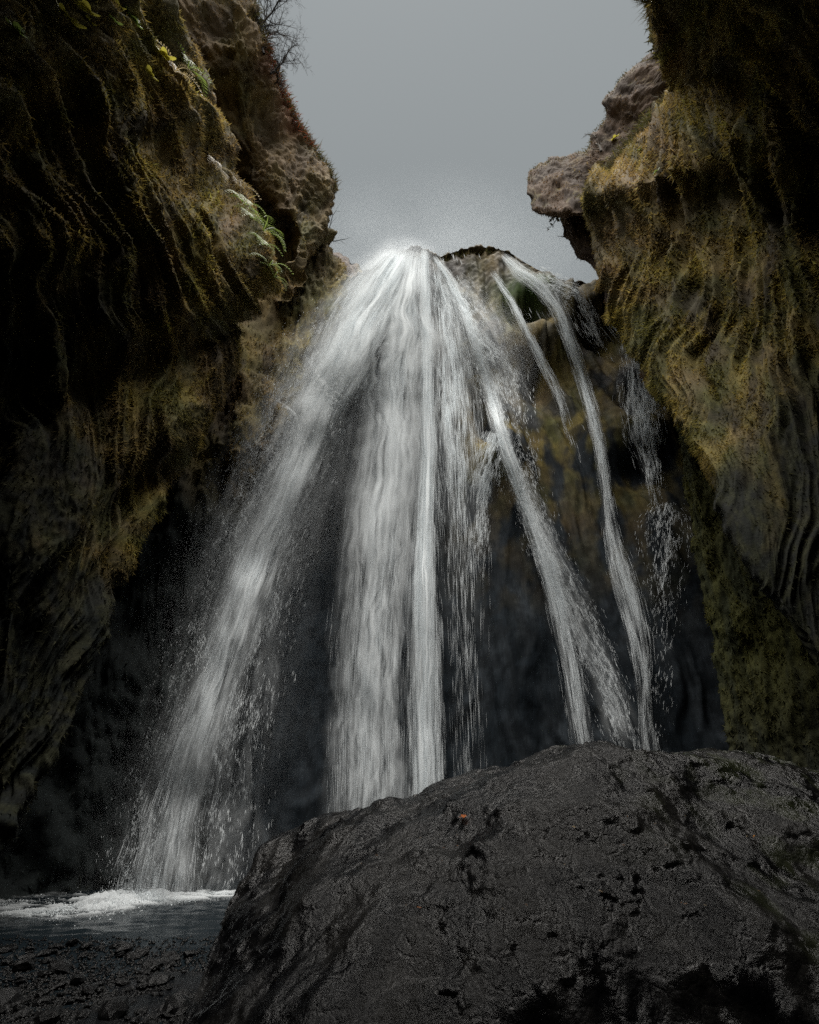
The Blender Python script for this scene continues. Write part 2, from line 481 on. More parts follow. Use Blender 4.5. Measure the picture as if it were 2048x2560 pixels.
# ---- near right cliff
S_R = [(2330, 2250, 7.5), (2250, 2000, 8), (2060, 1650, 8), (1912, 1478, 8), (1845, 1380, 8), (1800, 1265, 8), (1768, 1170, 8.2), (1700, 1050, 8.5), (1655, 985, 8.8), (1593, 885, 9), (1539, 767, 9),
       (1512, 690, 9), (1495, 614, 9), (1475, 541, 8.8), (1464, 490, 8.5), (1530, 415, 7.8), (1610, 320, 6.6), (1685, 241, 5.2), (1694, 147, 4.0), (1660, 60, 3.1), (1613, -10, 2.4), (1560, -150, 1.6)]
S_R = [(a, b, c * (.72 + .46 * float(sstep(1450, 500, b)))) for a, b, c in S_R]
fy = np.concatenate([np.linspace(2650, 300, 14), np.linspace(200, -350, len(S_R) - 14)])
F_R = [(2300, y, 7.2 + 4.0 * float(sstep(1800, 200, y))) for i, y in enumerate(fy)]
ctrl, pix = columns(S_R, F_R, 1, 3, 0.06, ((22, 10, 1.12), (150, 60, 1.6)), ((5.6, -2.5), (3.2, -7), (.6, -12)))
ctrl = np.concatenate([ctrl, (ctrl[-1] + np.array([2.5, 0, 2.5]))[None], (ctrl[-1] + np.array([18, 0, 5.0]))[None]]); pix = np.concatenate([pix, pix[-1:] + [0, -400], pix[-1:] + [0, -800]])
def sculpt_right(px, py, P, rng):
    ph = np.arctan2(px - 1690, np.maximum(py + 260, 60))          # ribs fan out below the crest like hung cloth
    q1 = ph * 820 * sstep(3400, 2300, px) + .25 * px; q2 = np.hypot(px - 1690, py + 260)
    d = clumps_ridges(q1, q2, 14.0, rng, 66)
    d -= 0.09 * rng * np.exp(-(((px - 1765) / 48) ** 2 + ((py - 450) / 60) ** 2))      # the hollow
    d -= 0.06 * rng * np.exp(-(((px - 2000) / 120) ** 2 + ((py - 1500) / 200) ** 2))
    return d * sstep(3300, 2500, px) * (1 - .25 * sstep(600, 900, py)) * (1 - .45 * sstep(1100, 1400, py))
def colour_right(px, py, P, n, d):
    c = moss_colour(px, py, P, n, .42 * sstep(1800, 1560, px) * sstep(1000, 500, py) + .14)
    low = sstep(9.0, 5.0, P[..., 2] + 2.2 * fbm(px / 110, py / 110, 4.7, 4))  # shade at the foot of the wall painted as a darker colour
    low = np.maximum(low, .9 * sstep(1120, 1330, py + 60 * fbm(px / 80, py / 80, 3.9, 3)))  # shade of the undercut painted in as well
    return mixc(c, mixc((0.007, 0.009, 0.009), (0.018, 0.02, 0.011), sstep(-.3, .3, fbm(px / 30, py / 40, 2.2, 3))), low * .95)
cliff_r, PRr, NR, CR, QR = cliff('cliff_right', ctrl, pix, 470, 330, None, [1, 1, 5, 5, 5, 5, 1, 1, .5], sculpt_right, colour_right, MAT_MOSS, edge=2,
    kind='structure', label='towering near cliff on the right covered in rippled olive moss')

# ---- beak and stepped crag behind the right cliff
rowsK = [((1640, 1000), 12.0), ((1590, 890), 12), ((1545, 790), 12), ((1508, 715), 12), ((1482, 660), 12), ((1452, 632), 12), ((1426, 600), 12), ((1412, 560), 12),
         ((1402, 525), 11.9), ((1386, 517), 11.6), ((1363, 534), 11.4), ((1341, 530), 11.3), ((1328, 490), 11.3), ((1323, 452), 11.3), ((1335, 422), 11.3), ((1375, 408), 11.2),
         ((1420, 398), 11.0), ((1466, 376), 10.6), ((1487, 335), 10.2), ((1514, 300), 9.8), ((1518, 250), 9.2), ((1560, 190), 8.4), ((1640, 132), 7.4), ((1690, 85), 6.5), ((1720, -60), 5.4)]
ctrl, pix = [], []
for i, ((x, y), Y) in enumerate(rowsK):
    up = 1.0 if i > 13 else 0.0
    c = [(x + 150, y + 60 * up, Y * 1.45), (x + 18, y + 6 * up, Y * 1.07), (x, y, Y), (x + 45, y + 14 * up, Y * .965), (x + 110, y + 30 * up, Y * .95), (x + 260, y + 60 * up, Y * .97)]
    ctrl.append([PT(*q) for q in c]); pix.append([q[:2] for q in c])
ctrl = np.array(ctrl); pix = np.array(pix, float)
def sculpt_beak(px, py, P, rng):
    strata = gnoise(px / 260, (py + .35 * px) / 26, 2.0)
    return (0.010 * fbm(px / 80, py / 70, 5.5, 3) + 0.003 * strata + 0.0022 * fbm(px / 11, py / 11, 4, 3, .6)) * rng
def colour_beak(px, py, P, n, d):
    c = mixc((0.085, 0.055, 0.035), (0.05, 0.034, 0.024), sstep(-.3, .3, fbm(px / 60, py / 40, 2.6, 4)))
    top = sstep(.1, .6, n[..., 2] + .5 * fbm(px / 30, py / 30, 9, 3)) * sstep(600, 480, py)
    return mixc(c, moss_colour(px, py, P, n, .45), top * .9)
beak, PK, NK, CK, QK = cliff('cliff_right_beak', ctrl, pix, 290, 130, None, [1, 1, 4, 4, 2], sculpt_beak, colour_beak, MAT_MOSS, edge=2,
    kind='structure', label='bare brown crag with a beak-shaped overhang jutting into the sky')

# ---- smooth green pillar face below the right cliff
S_P = [(1905, 2150, 11.2), (1860, 1950, 11.2), (1830, 1820, 11.2), (1800, 1641, 11.2), (1774, 1514, 11.2), (1744, 1361, 11.2), (1722, 1200, 11.2), (1700, 1070, 11.2), (1660, 940, 11.2), (1600, 800, 11.4)]
ctrl, pix = [], []
for x, y, Y in S_P:
    c = [(x + 160, y, Y * 1.5), (x + 14, y, Y * 1.07), (x, y, Y), (x + 60, y, Y * .95), (x + 150, y, Y * .9), (x + 330, y, Y * .82), (x + 700, y, Y * .66)]
    ctrl.append([PT(*q) for q in c]); pix.append([q[:2] for q in c])
ctrl = np.array(ctrl); pix = np.array(pix, float)
def sculpt_pillar(px, py, P, rng):
    q1 = px - .22 * py
    return (0.010 * (ridged(q1 / 34, py / 240, 3.5, 2) - 1) + 0.012 * fbm(px / 120, py / 160, 8.5, 3) + 0.0035 * fbm(px / 14, py / 26, 4, 3, .6)) * rng
def colour_pillar(px, py, P, n, d):
    c = mixc((0.045, 0.046, 0.013), (0.022, 0.025, 0.011), sstep(-.4, .4, fbm((px - .22 * py) / 40, py / 160, 2.6, 4)))
    return mixc(c, (0.02, 0.021, 0.018), sstep(1600, 1950, py) * .6)
pillar, PP_, NP_, CPc, QP_ = cliff('cliff_right_pillar', ctrl, pix, 220, 110, None, [1, 1, 3, 3, 3, 2], sculpt_pillar, colour_pillar, MAT_MOSS, edge=2,
    kind='structure', label='smooth green rock pillar in shade under the right cliff')

# ---- the rock wall of the falls
topx = [560, 760, 860, 923, 975, 1010, 1040, 1068, 1091, 1112, 1122, 1160, 1213, 1253, 1288, 1323, 1363, 1398, 1462, 1510, 1620, 1800]
topy = [760, 730, 715, 690, 655, 640, 632, 632, 650, 658, 640, 638, 628, 633, 660, 674, 697, 711, 719, 719, 735, 760]
us = np.linspace(0, 1, 23)
ub = np.interp(us, [0, 1], [-12.5, 12.5])
ut = np.interp(us, [0, .2, .36, .5, .64, .8, 1], [500, 830, 975, 1050, 1200, 1420, 1850])
rows, prow = [], []
for lev in np.linspace(0, 1, 9):
    r, p = [], []
    for k, u in enumerate(us):
        xb = ub[k]; yb = 14.8 - 0.05 * max(0, abs(xb) - 6.5) ** 2
        B = np.array([xb, yb, -.5])
        T = PT(ut[k], np.interp(ut[k], topx, topy), 17.4)
        m = B * (1 - lev) + T * lev
        m[1] += -.5 * math.sin(math.pi * lev) * math.cos((u - .5) * 3)
        q = project(m); r.append(m); p.append((float(q[0]), float(q[1])))
    rows.append(r); prow.append(p)
ctrl = np.array(rows); pix = np.array(prow, float)
capr = ctrl[-1] + np.array([0, 1.2, 0.05]); cap2 = ctrl[-1] + np.array([0, 14, -1.5])
ctrl = np.concatenate([ctrl, capr[None], cap2[None]]); pix = np.concatenate([pix, pix[-1:] - [0, 25], pix[-1:] - [0, 200]])
def g2(px, py, x, y, sx, sy): return np.exp(-(((px - x) / sx) ** 2 + ((py - y) / sy) ** 2))
VPX, VPY = 1045.0, 250.0
def fan(px, py):                             # coordinate constant along lines that run down the cone of rock
    return (px - VPX) / np.maximum(py - VPY, 520) * 1000
def sculpt_falls(px, py, P, rng):
    f = fan(px, py)
    d = 0.016 * fbm(f / 75, py / 900, 3.2, 3) + 0.012 * fbm(px / 210, py / 420, 8.8, 2) + 0.0011 * fbm(px / 12, py / 60, 1, 3, .6) + 0.0016 * sstep(1250, 900, py) * fbm(px / 16, py / 18, 9, 3, .65)
    d = d + 0.008 * (ridged(f / 55 + fbm(px/130,py/260,3,2)*.8, py / 700, 2.2, 2) - 1)
    hollows = [(1330, 800, 50, 34), (1490, 830, 60, 42), (1340, 950, 70, 60), (1120, 780, 30, 20), (1180, 915, 36, 18), (1215, 1040, 30, 100), (900, 980, 30, 90), (1610, 1010, 40, 40), (1610, 1170, 70, 60)]
    for x, y, sx, sy in hollows:
        d = d - 0.045 * g2(px, py, x, y, sx, sy) + 0.03 * g2(px, py, x, y - 1.7 * sy, sx * 1.4, sy)
    d = d + 0.05 * g2(px, py, 1240, 1150, 60, 50) + 0.03 * g2(px, py, 1250, 1500, 130, 300) - .02 * g2(px, py, 800, 1500, 60, 400)
    d = d * (.35 + .65 * sstep(640, 800, py)) + sstep(820, 660, py) * (.004 * fbm(px / 22, py / 22, 6, 4, .6) + .006 * np.abs(gnoise(px / 34, py / 40, 3)))
    return d * rng
def colour_falls(px, py, P, n, d):
    f = fan(px, py)
    c = mixc((0.011, 0.015, 0.019), (0.023, 0.028, 0.033), sstep(-.4, .4, fbm(f / 50, py / 200, 5, 4)))
    c = mixc(c, (0.095, 0.086, 0.08), sstep(1150, 800, py) * sstep(900, 1100, px) * sstep(-.3, .3, fbm(px / 40, py / 50, 4, 4)))
    gm = np.clip(sstep(1060, 1220, px) * sstep(1650, 1050, py) * sstep(-.35, .3, fbm(px / 60, py / 100, 7, 4)) + 1.2 * g2(px, py, 1310, 730, 80, 60) + g2(px, py, 1400, 900, 60, 120) * .7 + .6 * g2(px, py, 1190, 700, 40, 40), 0, 1)
    c = mixc(c, moss_colour(px, py, P, n, .35) * (1 - .35 * sstep(1000, 1500, py))[..., None], gm * .9)
    c = mixc(c, mixc((0.05, 0.085, 0.018), (0.035, 0.06, 0.012), .5 + 0 * px), np.clip(g2(px, py, 1310, 735, 75, 45) * 1.3, 0, 1))
    c = mixc(c, moss_colour(px, py, P, n, .7), sstep(-20, 30, np.interp(px, topx, topy) + 18 - py) * sstep(1000, 1110, px))
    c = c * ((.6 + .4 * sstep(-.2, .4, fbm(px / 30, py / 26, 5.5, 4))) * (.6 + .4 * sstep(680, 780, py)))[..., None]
    return c
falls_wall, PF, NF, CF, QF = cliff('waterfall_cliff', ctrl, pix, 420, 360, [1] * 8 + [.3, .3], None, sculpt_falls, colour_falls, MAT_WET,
    kind='structure', label='wet dark rock face behind the waterfall, mossy at its upper right')

# ---- small hill crest between the left nose and the water
hx = [760, 800, 840, 870, 905, 935, 970, 1010]
hy = [650, 630, 636, 648, 676, 690, 720, 760]
ctrl, pix = [], []
for off, Yf, dy in ((700, .9, 400), (60, .96, 60), (0, 1, 0), (-2, 1.08, 8), (-30, 1.6, 40)):
    ctrl.append([PT(x, y + dy, 22 * Yf) for x, y in zip(hx, hy)]); pix.append([(x, y + off) for x, y in zip(hx, hy)])
crest, PC, NC, CC, QC = cliff('hill_crest', np.array(ctrl), np.array(pix, float), 90, 120, None, None,
    lambda px, py, P, r: (0.006 * fbm(px / 25, py / 25, 2, 4) + 0.004 * gnoise(px / 60, py / 9, 4)) * r,
    lambda px, py, P, n, d: mixc(moss_colour(px * 3, py * 3, P, n, .45), (0.10, 0.075, 0.06), sstep(905, 880, px) * sstep(690, 660, py)), MAT_MOSS,
    kind='structure', label='distant brown and green hill crest left of the waterfall lip')

# ---- unseen rock added behind and above the camera to shade the foreground
prof = [(-16, 3.4), (-9, 3.2), (-4, 3.4), (-1.2, 4.1), (-.3, 5.6), (.1, 7.5), (.65, 10.5), (.9, 13), (-2.6, 15.5), (-16, 17)]
def wing(x): return float(sstep(3.2, 5.5, abs(x)))
ctrl = np.array([[(x, y - .3 * math.cos(x) + (.5 * wing(x) if z > 9 else 0), z * (1 + (.55 * wing(x) if z > 9 else 0))) for x in np.linspace(-10, 10, 14)] for y, z in prof])
V = loft(ctrl, 90, 90)
V = V + grid_normals(V) * (.35 * fbm(V[..., 0] * .5, V[..., 1] * .5, V[..., 2] * .5, 4))[..., None]
link('added_shade_cliff', mesh_np('added_shade_cliff', V, grid_faces(90, 90), mixc(SOIL, MOSS_B, sstep(-.3, .3, fbm(V[..., 0], V[..., 1], V[..., 2], 4)))), MAT_MOSS,
     kind='structure', label='unseen rock mass added over the camera to shade the boulder and near walls')

# ------------------------------------------------------------------ ground and pool
nx, ny = 180, 180
gx = np.sinh(np.linspace(-3.2, 3.2, nx)) / math.sinh(3.2) * 90
gy = 7 + np.sinh(np.linspace(-3.2, 3.2, ny)) / math.sinh(3.2) * 90
X, Y = np.meshgrid(gx, gy)
Z = 0.05 * fbm(X * .6, Y * .6, 1, 4) + 0.02 * fbm(X * 4, Y * 4, 2, 3) - 0.35 * sstep(7.0, 11.5, Y) + .03 * sstep(8, 5, Y)
Z = Z + 28 * sstep(15, 40, np.maximum(np.abs(X), np.maximum(Y - 6, -(Y + 2) * .9)))
gc = mixc((0.004, 0.005, 0.006), (0.008, 0.008, 0.009), sstep(-.3, .3, fbm(X * 3, Y * 3, 3, 4)))
link('ground', mesh_np('ground', np.stack([X, Y, Z], -1), grid_faces(ny, nx), gc), MAT_STONE, kind='structure', label='dark gravel bed of the gorge floor')

pool_m, nt, b = new_mat('pool_water')
b.inputs['Base Color'].default_value = (0.008, 0.012, 0.015, 1)
b.inputs['Roughness'].default_value = 0.2
b.inputs['IOR'].default_value = 1.33
b.inputs['Specular IOR Level'].default_value = 0.08
px_ = np.linspace(-13, 6, 150); py_ = np.linspace(5.6, 16.5, 130)
X, Y = np.meshgrid(px_, py_)
Z = 0.03 + 0.016 * fbm(X * 1.6, Y * 3.2, 1, 3) + 0.012 * fbm(X * 5, Y * 8, 3, 3) + 0.05 * sstep(10, 13, Y) * np.abs(fbm(X * 1.2, Y * 2.4, 5, 3))
link('pool', mesh_np('pool', np.stack([X, Y, Z], -1), grid_faces(130, 150)), pool_m, kind='structure', label='dark rippled pool of water at the foot of the falls')

# ------------------------------------------------------------------ boulder
crest_b = [(470, 2780, 4.2), (505, 2560, 4.6), (525, 2410, 5.0), (560, 2310, 5.5), (588, 2232, 6.0), (650, 2130, 6.3), (740, 2080, 6.4), (820, 2046, 6.4), (920, 2016, 6.4), (1024, 1990, 6.3), (1095, 1958, 6.25), (1180, 1932, 6.1),
           (1262, 1922, 6), (1330, 1898, 5.9), (1410, 1880, 5.8), (1500, 1874, 5.8), (1600, 1878, 5.7), (1700, 1878, 5.6), (1800, 1884, 5.5), (1880, 1898, 5.4), (1950, 1922, 5.2), (2048, 1960, 4.9), (2200, 2040, 4.5), (2420, 2250, 4.0)]
ctrl, pix = [], []
n_b = len(crest_b)
for i, (x, y, Yc) in enumerate(crest_b):
    c = PT(x, y, Yc)
    a = i / (n_b - 1)
    cx = c[0]
    zc = c[2]
    fx = cx * (.80 if cx < 0 else .74) + .12
    wl = float(sstep(-1.9, -.6, cx))                    # flat top only away from the left flank
    front = np.array([fx, 2.75 + .5 * (1 - wl), -.2])
    r = [np.array([cx * 1.02, Yc + 1.7, -.3]), np.array([cx * 1.04, Yc + 1.0, zc * .62]), np.array([cx * 1.01, Yc + .35, zc * .95]), c]
    t1 = np.array([cx * .97 + .03, Yc - .45, zc * (1 - .02 - .22 * (1 - wl))])
    y3 = 3.75 + .1 * math.sin(a * 9)
    t2 = np.array([cx * .88 + .08, (Yc - .45) * .45 + y3 * .55, (zc * .93) * wl + zc * .5 * (1 - wl)])
    t3 = np.array([cx * .82 + .1, y3, (.62 * zc + .05) * wl + .25 * zc * (1 - wl)])
    t4 = np.array([fx, 3.2 + .2 * (1 - wl), .42 * zc * wl])
    r += [t1, t2, t3, t4, front]
    ctrl.append(r); pix.append([(x, y - 60), (x, y - 40), (x, y - 15), (x, y)] + [tuple(float(v) for v in project(q)[:2]) for q in (t1, t2, t3, t4, front)])
ctrl = np.array(ctrl).transpose(1, 0, 2); pix = np.array(pix, float).transpose(1, 0, 2)
def sculpt_boulder(px, py, P, rng):
    x, y, z = P[..., 0], P[..., 1], P[..., 2]
    d = 0.10 * fbm(x * .9, y * .9, z * .9, 3) + 0.035 * fbm(x * 2.6, y * 2.6, z * 2.6, 3)
    pits = fbm(x * 5 + .4 * y, y * 5, z * 5 + 3, 4)
    d -= 0.022 * sstep(.5, .85, pits)
    d += 0.005 * ridged(x * 5, y * 8, z * 8, 3, .55) + 0.0045 * fbm(x * 17, y * 17, z * 17, 2, .7) - 0.02 * sstep(.35, .75, fbm(x * 3.1 + 9, y * 6, z * 3, 4, .6))
    return d
def colour_boulder(px, py, P, n, d):
    x, y, z = P[..., 0], P[..., 1], P[..., 2]
    c = mixc((0.0025, 0.0025, 0.003), (0.0105, 0.010, 0.0095), sstep(-.35, .4, fbm(x * 2.2, y * 2.2, z * 2.2, 5, .6)))
    mo = sstep(1.6, 2.6, x + .6 * fbm(x * 1.5, y * 1.5, z, 3)) * sstep(-.1, .35, fbm(x * 4, y * 4, z * 4, 3)) * .7
    return mixc(c, (0.022, 0.026, 0.012), mo)
boulder, PBo, NBo, CBo, QBo = cliff('boulder', ctrl, pix, 380, 430, [.7, .7, 1, 2, 2, 2, 1.6, 1], None, sculpt_boulder, colour_boulder, MAT_BOULDER,
    label='huge wet black basalt boulder with a flat pitted top in the foreground', category='boulder')

# ------------------------------------------------------------------ falling water
TF = blur2(np.minimum(make_lookup(PF), make_lookup(PB)), 4)
TFD = 15.5

def spindles(A, B, R):
    """streaks of drops drawn out from A to B with half-width R"""
    A, B = np.asarray(A), np.asarray(B)
    n = len(A)
    d = B - A
    d = d / (np.linalg.norm(d, axis=1, keepdims=True) + 1e-9)
    h = RNG.normal(size=(n, 3))
    e1 = np.cross(d, h); e1 /= (np.linalg.norm(e1, axis=1, keepdims=True) + 1e-9)
    M = A * .55 + B * .45
    V = np.empty((n, 4, 3))
    V[:, 0] = A; V[:, 2] = B
    V[:, 1] = M + e1 * np.asarray(R)[:, None]; V[:, 3] = M - e1 * np.asarray(R)[:, None]
    F = (np.arange(n)[:, None] * 4 + np.array([0, 1, 2, 3])[None])
    return V.reshape(-1, 3), F

def depth_along(path, win=110):
    """smooth distance of a stream: the nearest rock under its width, taken along the way and evened out, as falling water would"""
    path = np.array(path, float)
    seg = np.hypot(np.diff(path[:, 0]), np.diff(path[:, 1])); s = np.concatenate([[0], np.cumsum(seg)])
    t = np.arange(0, s[-1] + 1, 5.0)
    x = np.interp(t, s, path[:, 0]); y = np.interp(t, s, path[:, 1]); w = np.interp(t, s, path[:, 2])
    Y = np.min([look(TF, x + k * w, y, TFD) for k in (-.8, -.4, 0, .4, .8)], 0)
    m = max(2, int(win / 10))
    P_ = np.pad(Y, m, mode='edge'); Y = np.min([P_[k:k + len(Y)] for k in range(2 * m + 1)], 0)
    ker = np.hanning(2 * m + 3)[1:-1]; ker /= ker.sum()
    Y = np.convolve(np.pad(Y, m, mode='edge'), ker, mode='valid')
    return lambda tt: np.interp(tt, t, Y)

def stream_points(path, n, clump=1.0, seed=0.0, edge=1.0, ln=(14, 44), spread=None, noise_scale=(28, 90), skew=0.0):
    """path: (px, py, half width px, density 0..1). Returns pixel start and end of n streaks"""
    path = list(path)
    (xa, ya, *_), (xb, yb, wb, db) = path[-2], path[-1]
    k = 400 / math.hypot(xb - xa, yb - ya)
    path.append((xb + (xb - xa) * k, yb + (yb - ya) * k, wb, 0.0))
    path = np.array(path, float)
    seg = np.hypot(np.diff(path[:, 0]), np.diff(path[:, 1]))
    s = np.concatenate([[0], np.cumsum(seg)])
    out = []
    got = 0
    ts = np.linspace(0, s[-1], 400)
    wgt = np.interp(ts, s, path[:, 2] * path[:, 3])
    cdf = np.cumsum(wgt); cdf /= cdf[-1]
    while got < n:
        m = n * 3
        t = np.interp(RNG.random(m), cdf, ts)
        l = np.clip(RNG.normal(size=m) * .46, -1.3, 1.3) * edge + skew * RNG.exponential(.5, m)
        w = np.interp(t, s, path[:, 2])
        per = np.interp(t, s, np.linspace(.35, 1, len(s)))
        dn = fbm(l * w / noise_scale[0] / per + seed, t / noise_scale[1] / per, seed * 1.7, 4, .6) * per
        keep = RNG.random(m) < np.clip(.5 + clump * dn * 1.5, .015, 1)
        t, l = t[keep], l[keep]
        out.append(np.stack([t, l], 1)); got += len(t)
    tl = np.concatenate(out)[:n]
    t, l = tl[:, 0], tl[:, 1]
    L = RNG.uniform(*ln, n) * np.interp(t, s, np.linspace(.7, 1.2, len(s)))
    def at(tt):
        x = np.interp(tt, s, path[:, 0]); y = np.interp(tt, s, path[:, 1]); w = np.interp(tt, s, path[:, 2])
        dx = np.interp(tt + 8, s, path[:, 0]) - np.interp(tt - 8, s, path[:, 0]); dy = np.interp(tt + 8, s, path[:, 1]) - np.interp(tt - 8, s, path[:, 1])
        k = np.hypot(dx, dy) + 1e-6
        return x + l * w * dy / k, y - l * w * dx / k
    x0, y0 = at(t); x1, y1 = at(t + L)
    ws = np.interp(t, s, path[:, 2]) * .28
    wb = fbm(l * 1.3 + seed * 3, t / 55, seed, 3, .6) * ws
    x0 = x0 + wb; x1 = x1 + wb
    return x0, y0, x1, y1, l, t, L

def stream(name, path, n, label, off=(.1, .9), r=(.11, .28), clump=1.0, seed=0.0, edge=1.0, ln=(18, 90), group=None, noise_scale=(28, 90), skew=0.0, parent=None, jit=1.5, extra=None):
    x0, y0, x1, y1, l, t, L = stream_points(path, n, clump, seed, edge, ln, None, noise_scale, skew)
    x1 = x1 + RNG.normal(size=n) * jit
    dep = RNG.uniform(off[0], off[1], n)
    D = depth_along(path)
    Ya = D(t) - dep; Yb = D(t + L) - dep
    A = PT(x0, y0, Ya); B = PT(x1, y1, Yb)
    B[:, 2] = np.maximum(B[:, 2], .03); A[:, 2] = np.maximum(A[:, 2], .08)
    rg = np.linalg.norm(A - CAM, axis=1)
    R = RNG.uniform(r[0], r[1], n) / FPX * rg
    V, F = spindles(A, B, R)
    me = mesh_np(name, V, F)
    p = dict(label=label, category='waterfall') if parent is None else dict(kind='stuff')
    if group: p['group'] = group
    return link(name, me, MAT_WATER, parent, **p)

def sheet_material():
    m = bpy.data.materials.new('water_sheet'); m.use_nodes = True
    N, L = m.node_tree.nodes, m.node_tree.links
    N.clear()
    out = N.new('ShaderNodeOutputMaterial')
    at = N.new('ShaderNodeAttribute'); at.attribute_name = 'Col'
    d = N.new('ShaderNodeBsdfDiffuse'); d.inputs['Color'].default_value = (.88, .92, .94, 1)
    t = N.new('ShaderNodeBsdfTranslucent'); t.inputs['Color'].default_value = (.88, .92, .94, 1)
    mx = N.new('ShaderNodeMixShader'); mx.inputs[0].default_value = .4
    L.new(d.outputs[0], mx.inputs[1]); L.new(t.outputs[0], mx.inputs[2])
    tr = N.new('ShaderNodeBsdfTransparent')
    m2 = N.new('ShaderNodeMixShader')
    L.new(at.outputs['Fac'], m2.inputs[0]); L.new(tr.outputs[0], m2.inputs[1]); L.new(mx.outputs[0], m2.inputs[2])
    L.new(m2.outputs[0], out.inputs['Surface'])
    return m
MAT_SHEET = sheet_material()

def sheet(parent, path, alpha, seed, off, bulge=.5, widen=1.25, nl=44, cloud=.6, streak=.8, sl=5.0):
    """a bowed, half-open veil of water along the path; how closed it is (Col) follows long streaks and drifting clots"""
    path = np.array(path, float)
    seg = np.hypot(np.diff(path[:, 0]), np.diff(path[:, 1])); s = np.concatenate([[0], np.cumsum(seg)])
    nt = int(s[-1] / 6) + 2
    t, l = np.meshgrid(np.linspace(0, s[-1], nt), np.linspace(-1, 1, nl), indexing='ij')
    x = np.interp(t, s, path[:, 0]); y = np.interp(t, s, path[:, 1]); w = np.interp(t, s, path[:, 2]) * widen; dn = np.interp(t, s, path[:, 3])
    dx = np.interp(t + 20, s, path[:, 0]) - np.interp(t - 20, s, path[:, 0]); dy = np.interp(t + 20, s, path[:, 1]) - np.interp(t - 20, s, path[:, 1])
    k = np.hypot(dx, dy)
    wob = fbm(l * 1.2 + seed, t / 160, seed, 3, .5) * w * .2
    X = x + l * w * dy / k + wob; Yp = y - l * w * dx / k
    dep = depth_along(path)(t) - off - bulge * (1 - l * l) - .12 * fbm(l * 3, t / 300, seed + 2, 2)
    P = PT(X, Yp, dep); P[..., 2] = np.maximum(P[..., 2], .02)
    per = np.interp(t, [0, s[-1]], [.5, 1.0])
    st = fbm(l * sl / per + wob / 30, t / 320, seed + 4, 4, .62); cl = fbm(l * 3.2, t / 190 / per, seed + 8, 4, .55)
    edge = np.clip(1 - np.abs(l) ** 1.5, 0, 1) ** 1.3
    tail = np.clip((s[-1] - t) / 90, 0, 1) if Yp[-1].mean() < 1900 else 1.0
    a = np.clip(alpha * dn * (edge * 1.25 + .0) * np.clip(.62 + streak * st + cloud * cl, 0, 1.4) * np.clip(t / 25, 0, 1) * tail, 0, .97)
    me = mesh_np('water_sheet', P, grid_faces(nt, nl), np.repeat(a[..., None], 3, -1))
    return link('water_sheet', me, MAT_SHEET, parent)

G = 'streams of the waterfall'
# left stream: leaves the lip, spreads and slants down to the pool
p1 = [(1004, 628, 34, 1), (998, 648, 38, 1), (960, 705, 58, 1), (893, 815, 68, 1), (838, 925, 64, 1), (785, 1035, 58, .95), (742, 1145, 52, .85), (698, 1255, 48, .72), (650, 1375, 48, .62), (592, 1540, 52, .5), (540, 1710, 56, .4), (475, 1900, 62, .32), (425, 2080, 72, .26), (395, 2245, 88, .24)]
s1 = stream('waterfall_stream', p1, 24000, 'leftmost broad waterfall stream slanting down into the foaming pool', off=(.5, 1.8), clump=1.1, seed=1, group=G, skew=-.16)
p1b = [(930, 760, 60, .3), (830, 1000, 90, .6), (760, 1180, 80, .7), (690, 1400, 75, .6), (640, 1600, 75, .6), (575, 1850, 90, .5), (530, 2100, 110, .5), (500, 2240, 120, .5)]
stream('spray', p1b, 9000, '', r=(.2, .42), ln=(6, 22), clump=1.3, seed=2, parent=s1, off=(.4, 1.6))
p1c = [(930, 700, 60, .6), (810, 900, 100, .8), (700, 1100, 110, .8), (600, 1300, 95, .5), (500, 1600, 80, .3), (400, 1950, 90, .3), (350, 2200, 90, .5)]
stream('spray', p1c, 20000, '', r=(.18, .36), ln=(3, 10), clump=.8, seed=3, parent=s1, off=(.4, 1.8))
# central curtain
p2 = [(1028, 624, 34, 1), (1024, 645, 36, 1), (1004, 740, 50, 1), (990, 830, 58, .95), (982, 1000, 58, .88), (970, 1200, 64, .78), (948, 1400, 70, .66), (930, 1600, 78, .56), (922, 1800, 82, .5), (920, 2060, 84, .46)]
s2 = stream('waterfall_stream', p2, 17000, 'wide cloudy curtain of water left of the bright central stream', clump=1.1, seed=4, group=G, noise_scale=(9, 240), ln=(20, 110))
# bright central stream
p3 = [(1060, 620, 12, 1), (1064, 760, 13, 1), (1068, 900, 15, 1), (1070, 1130, 18, 1), (1064, 1300, 23, 1), (1061, 1430, 28, .9), (1063, 1600, 32, .8), (1065, 1750, 35, .7), (1066, 1950, 37, .64), (1066, 2050, 38, .64)]
s3 = stream('waterfall_stream', p3, 20000, 'bright straight central stream falling behind the boulder', clump=.8, seed=5, group=G, noise_scale=(6, 260), ln=(30, 120), jit=.5)
# thin veil over the rock right of it
p5 = [(1085, 650, 14, .5), (1110, 760, 36, .6), (1125, 900, 52, .7), (1135, 1050, 60, .6), (1145, 1200, 60, .3), (1152, 1350, 58, .14), (1158, 1500, 54, .07), (1164, 1700, 48, .04), (1170, 1950, 44, .03)]
s5 = stream('waterfall_veil', p5, 5000, 'thin veil of water over grey rock right of the central stream', clump=1.5, seed=6, group=G, r=(.16, .4), off=(.05, .4), noise_scale=(14, 120))
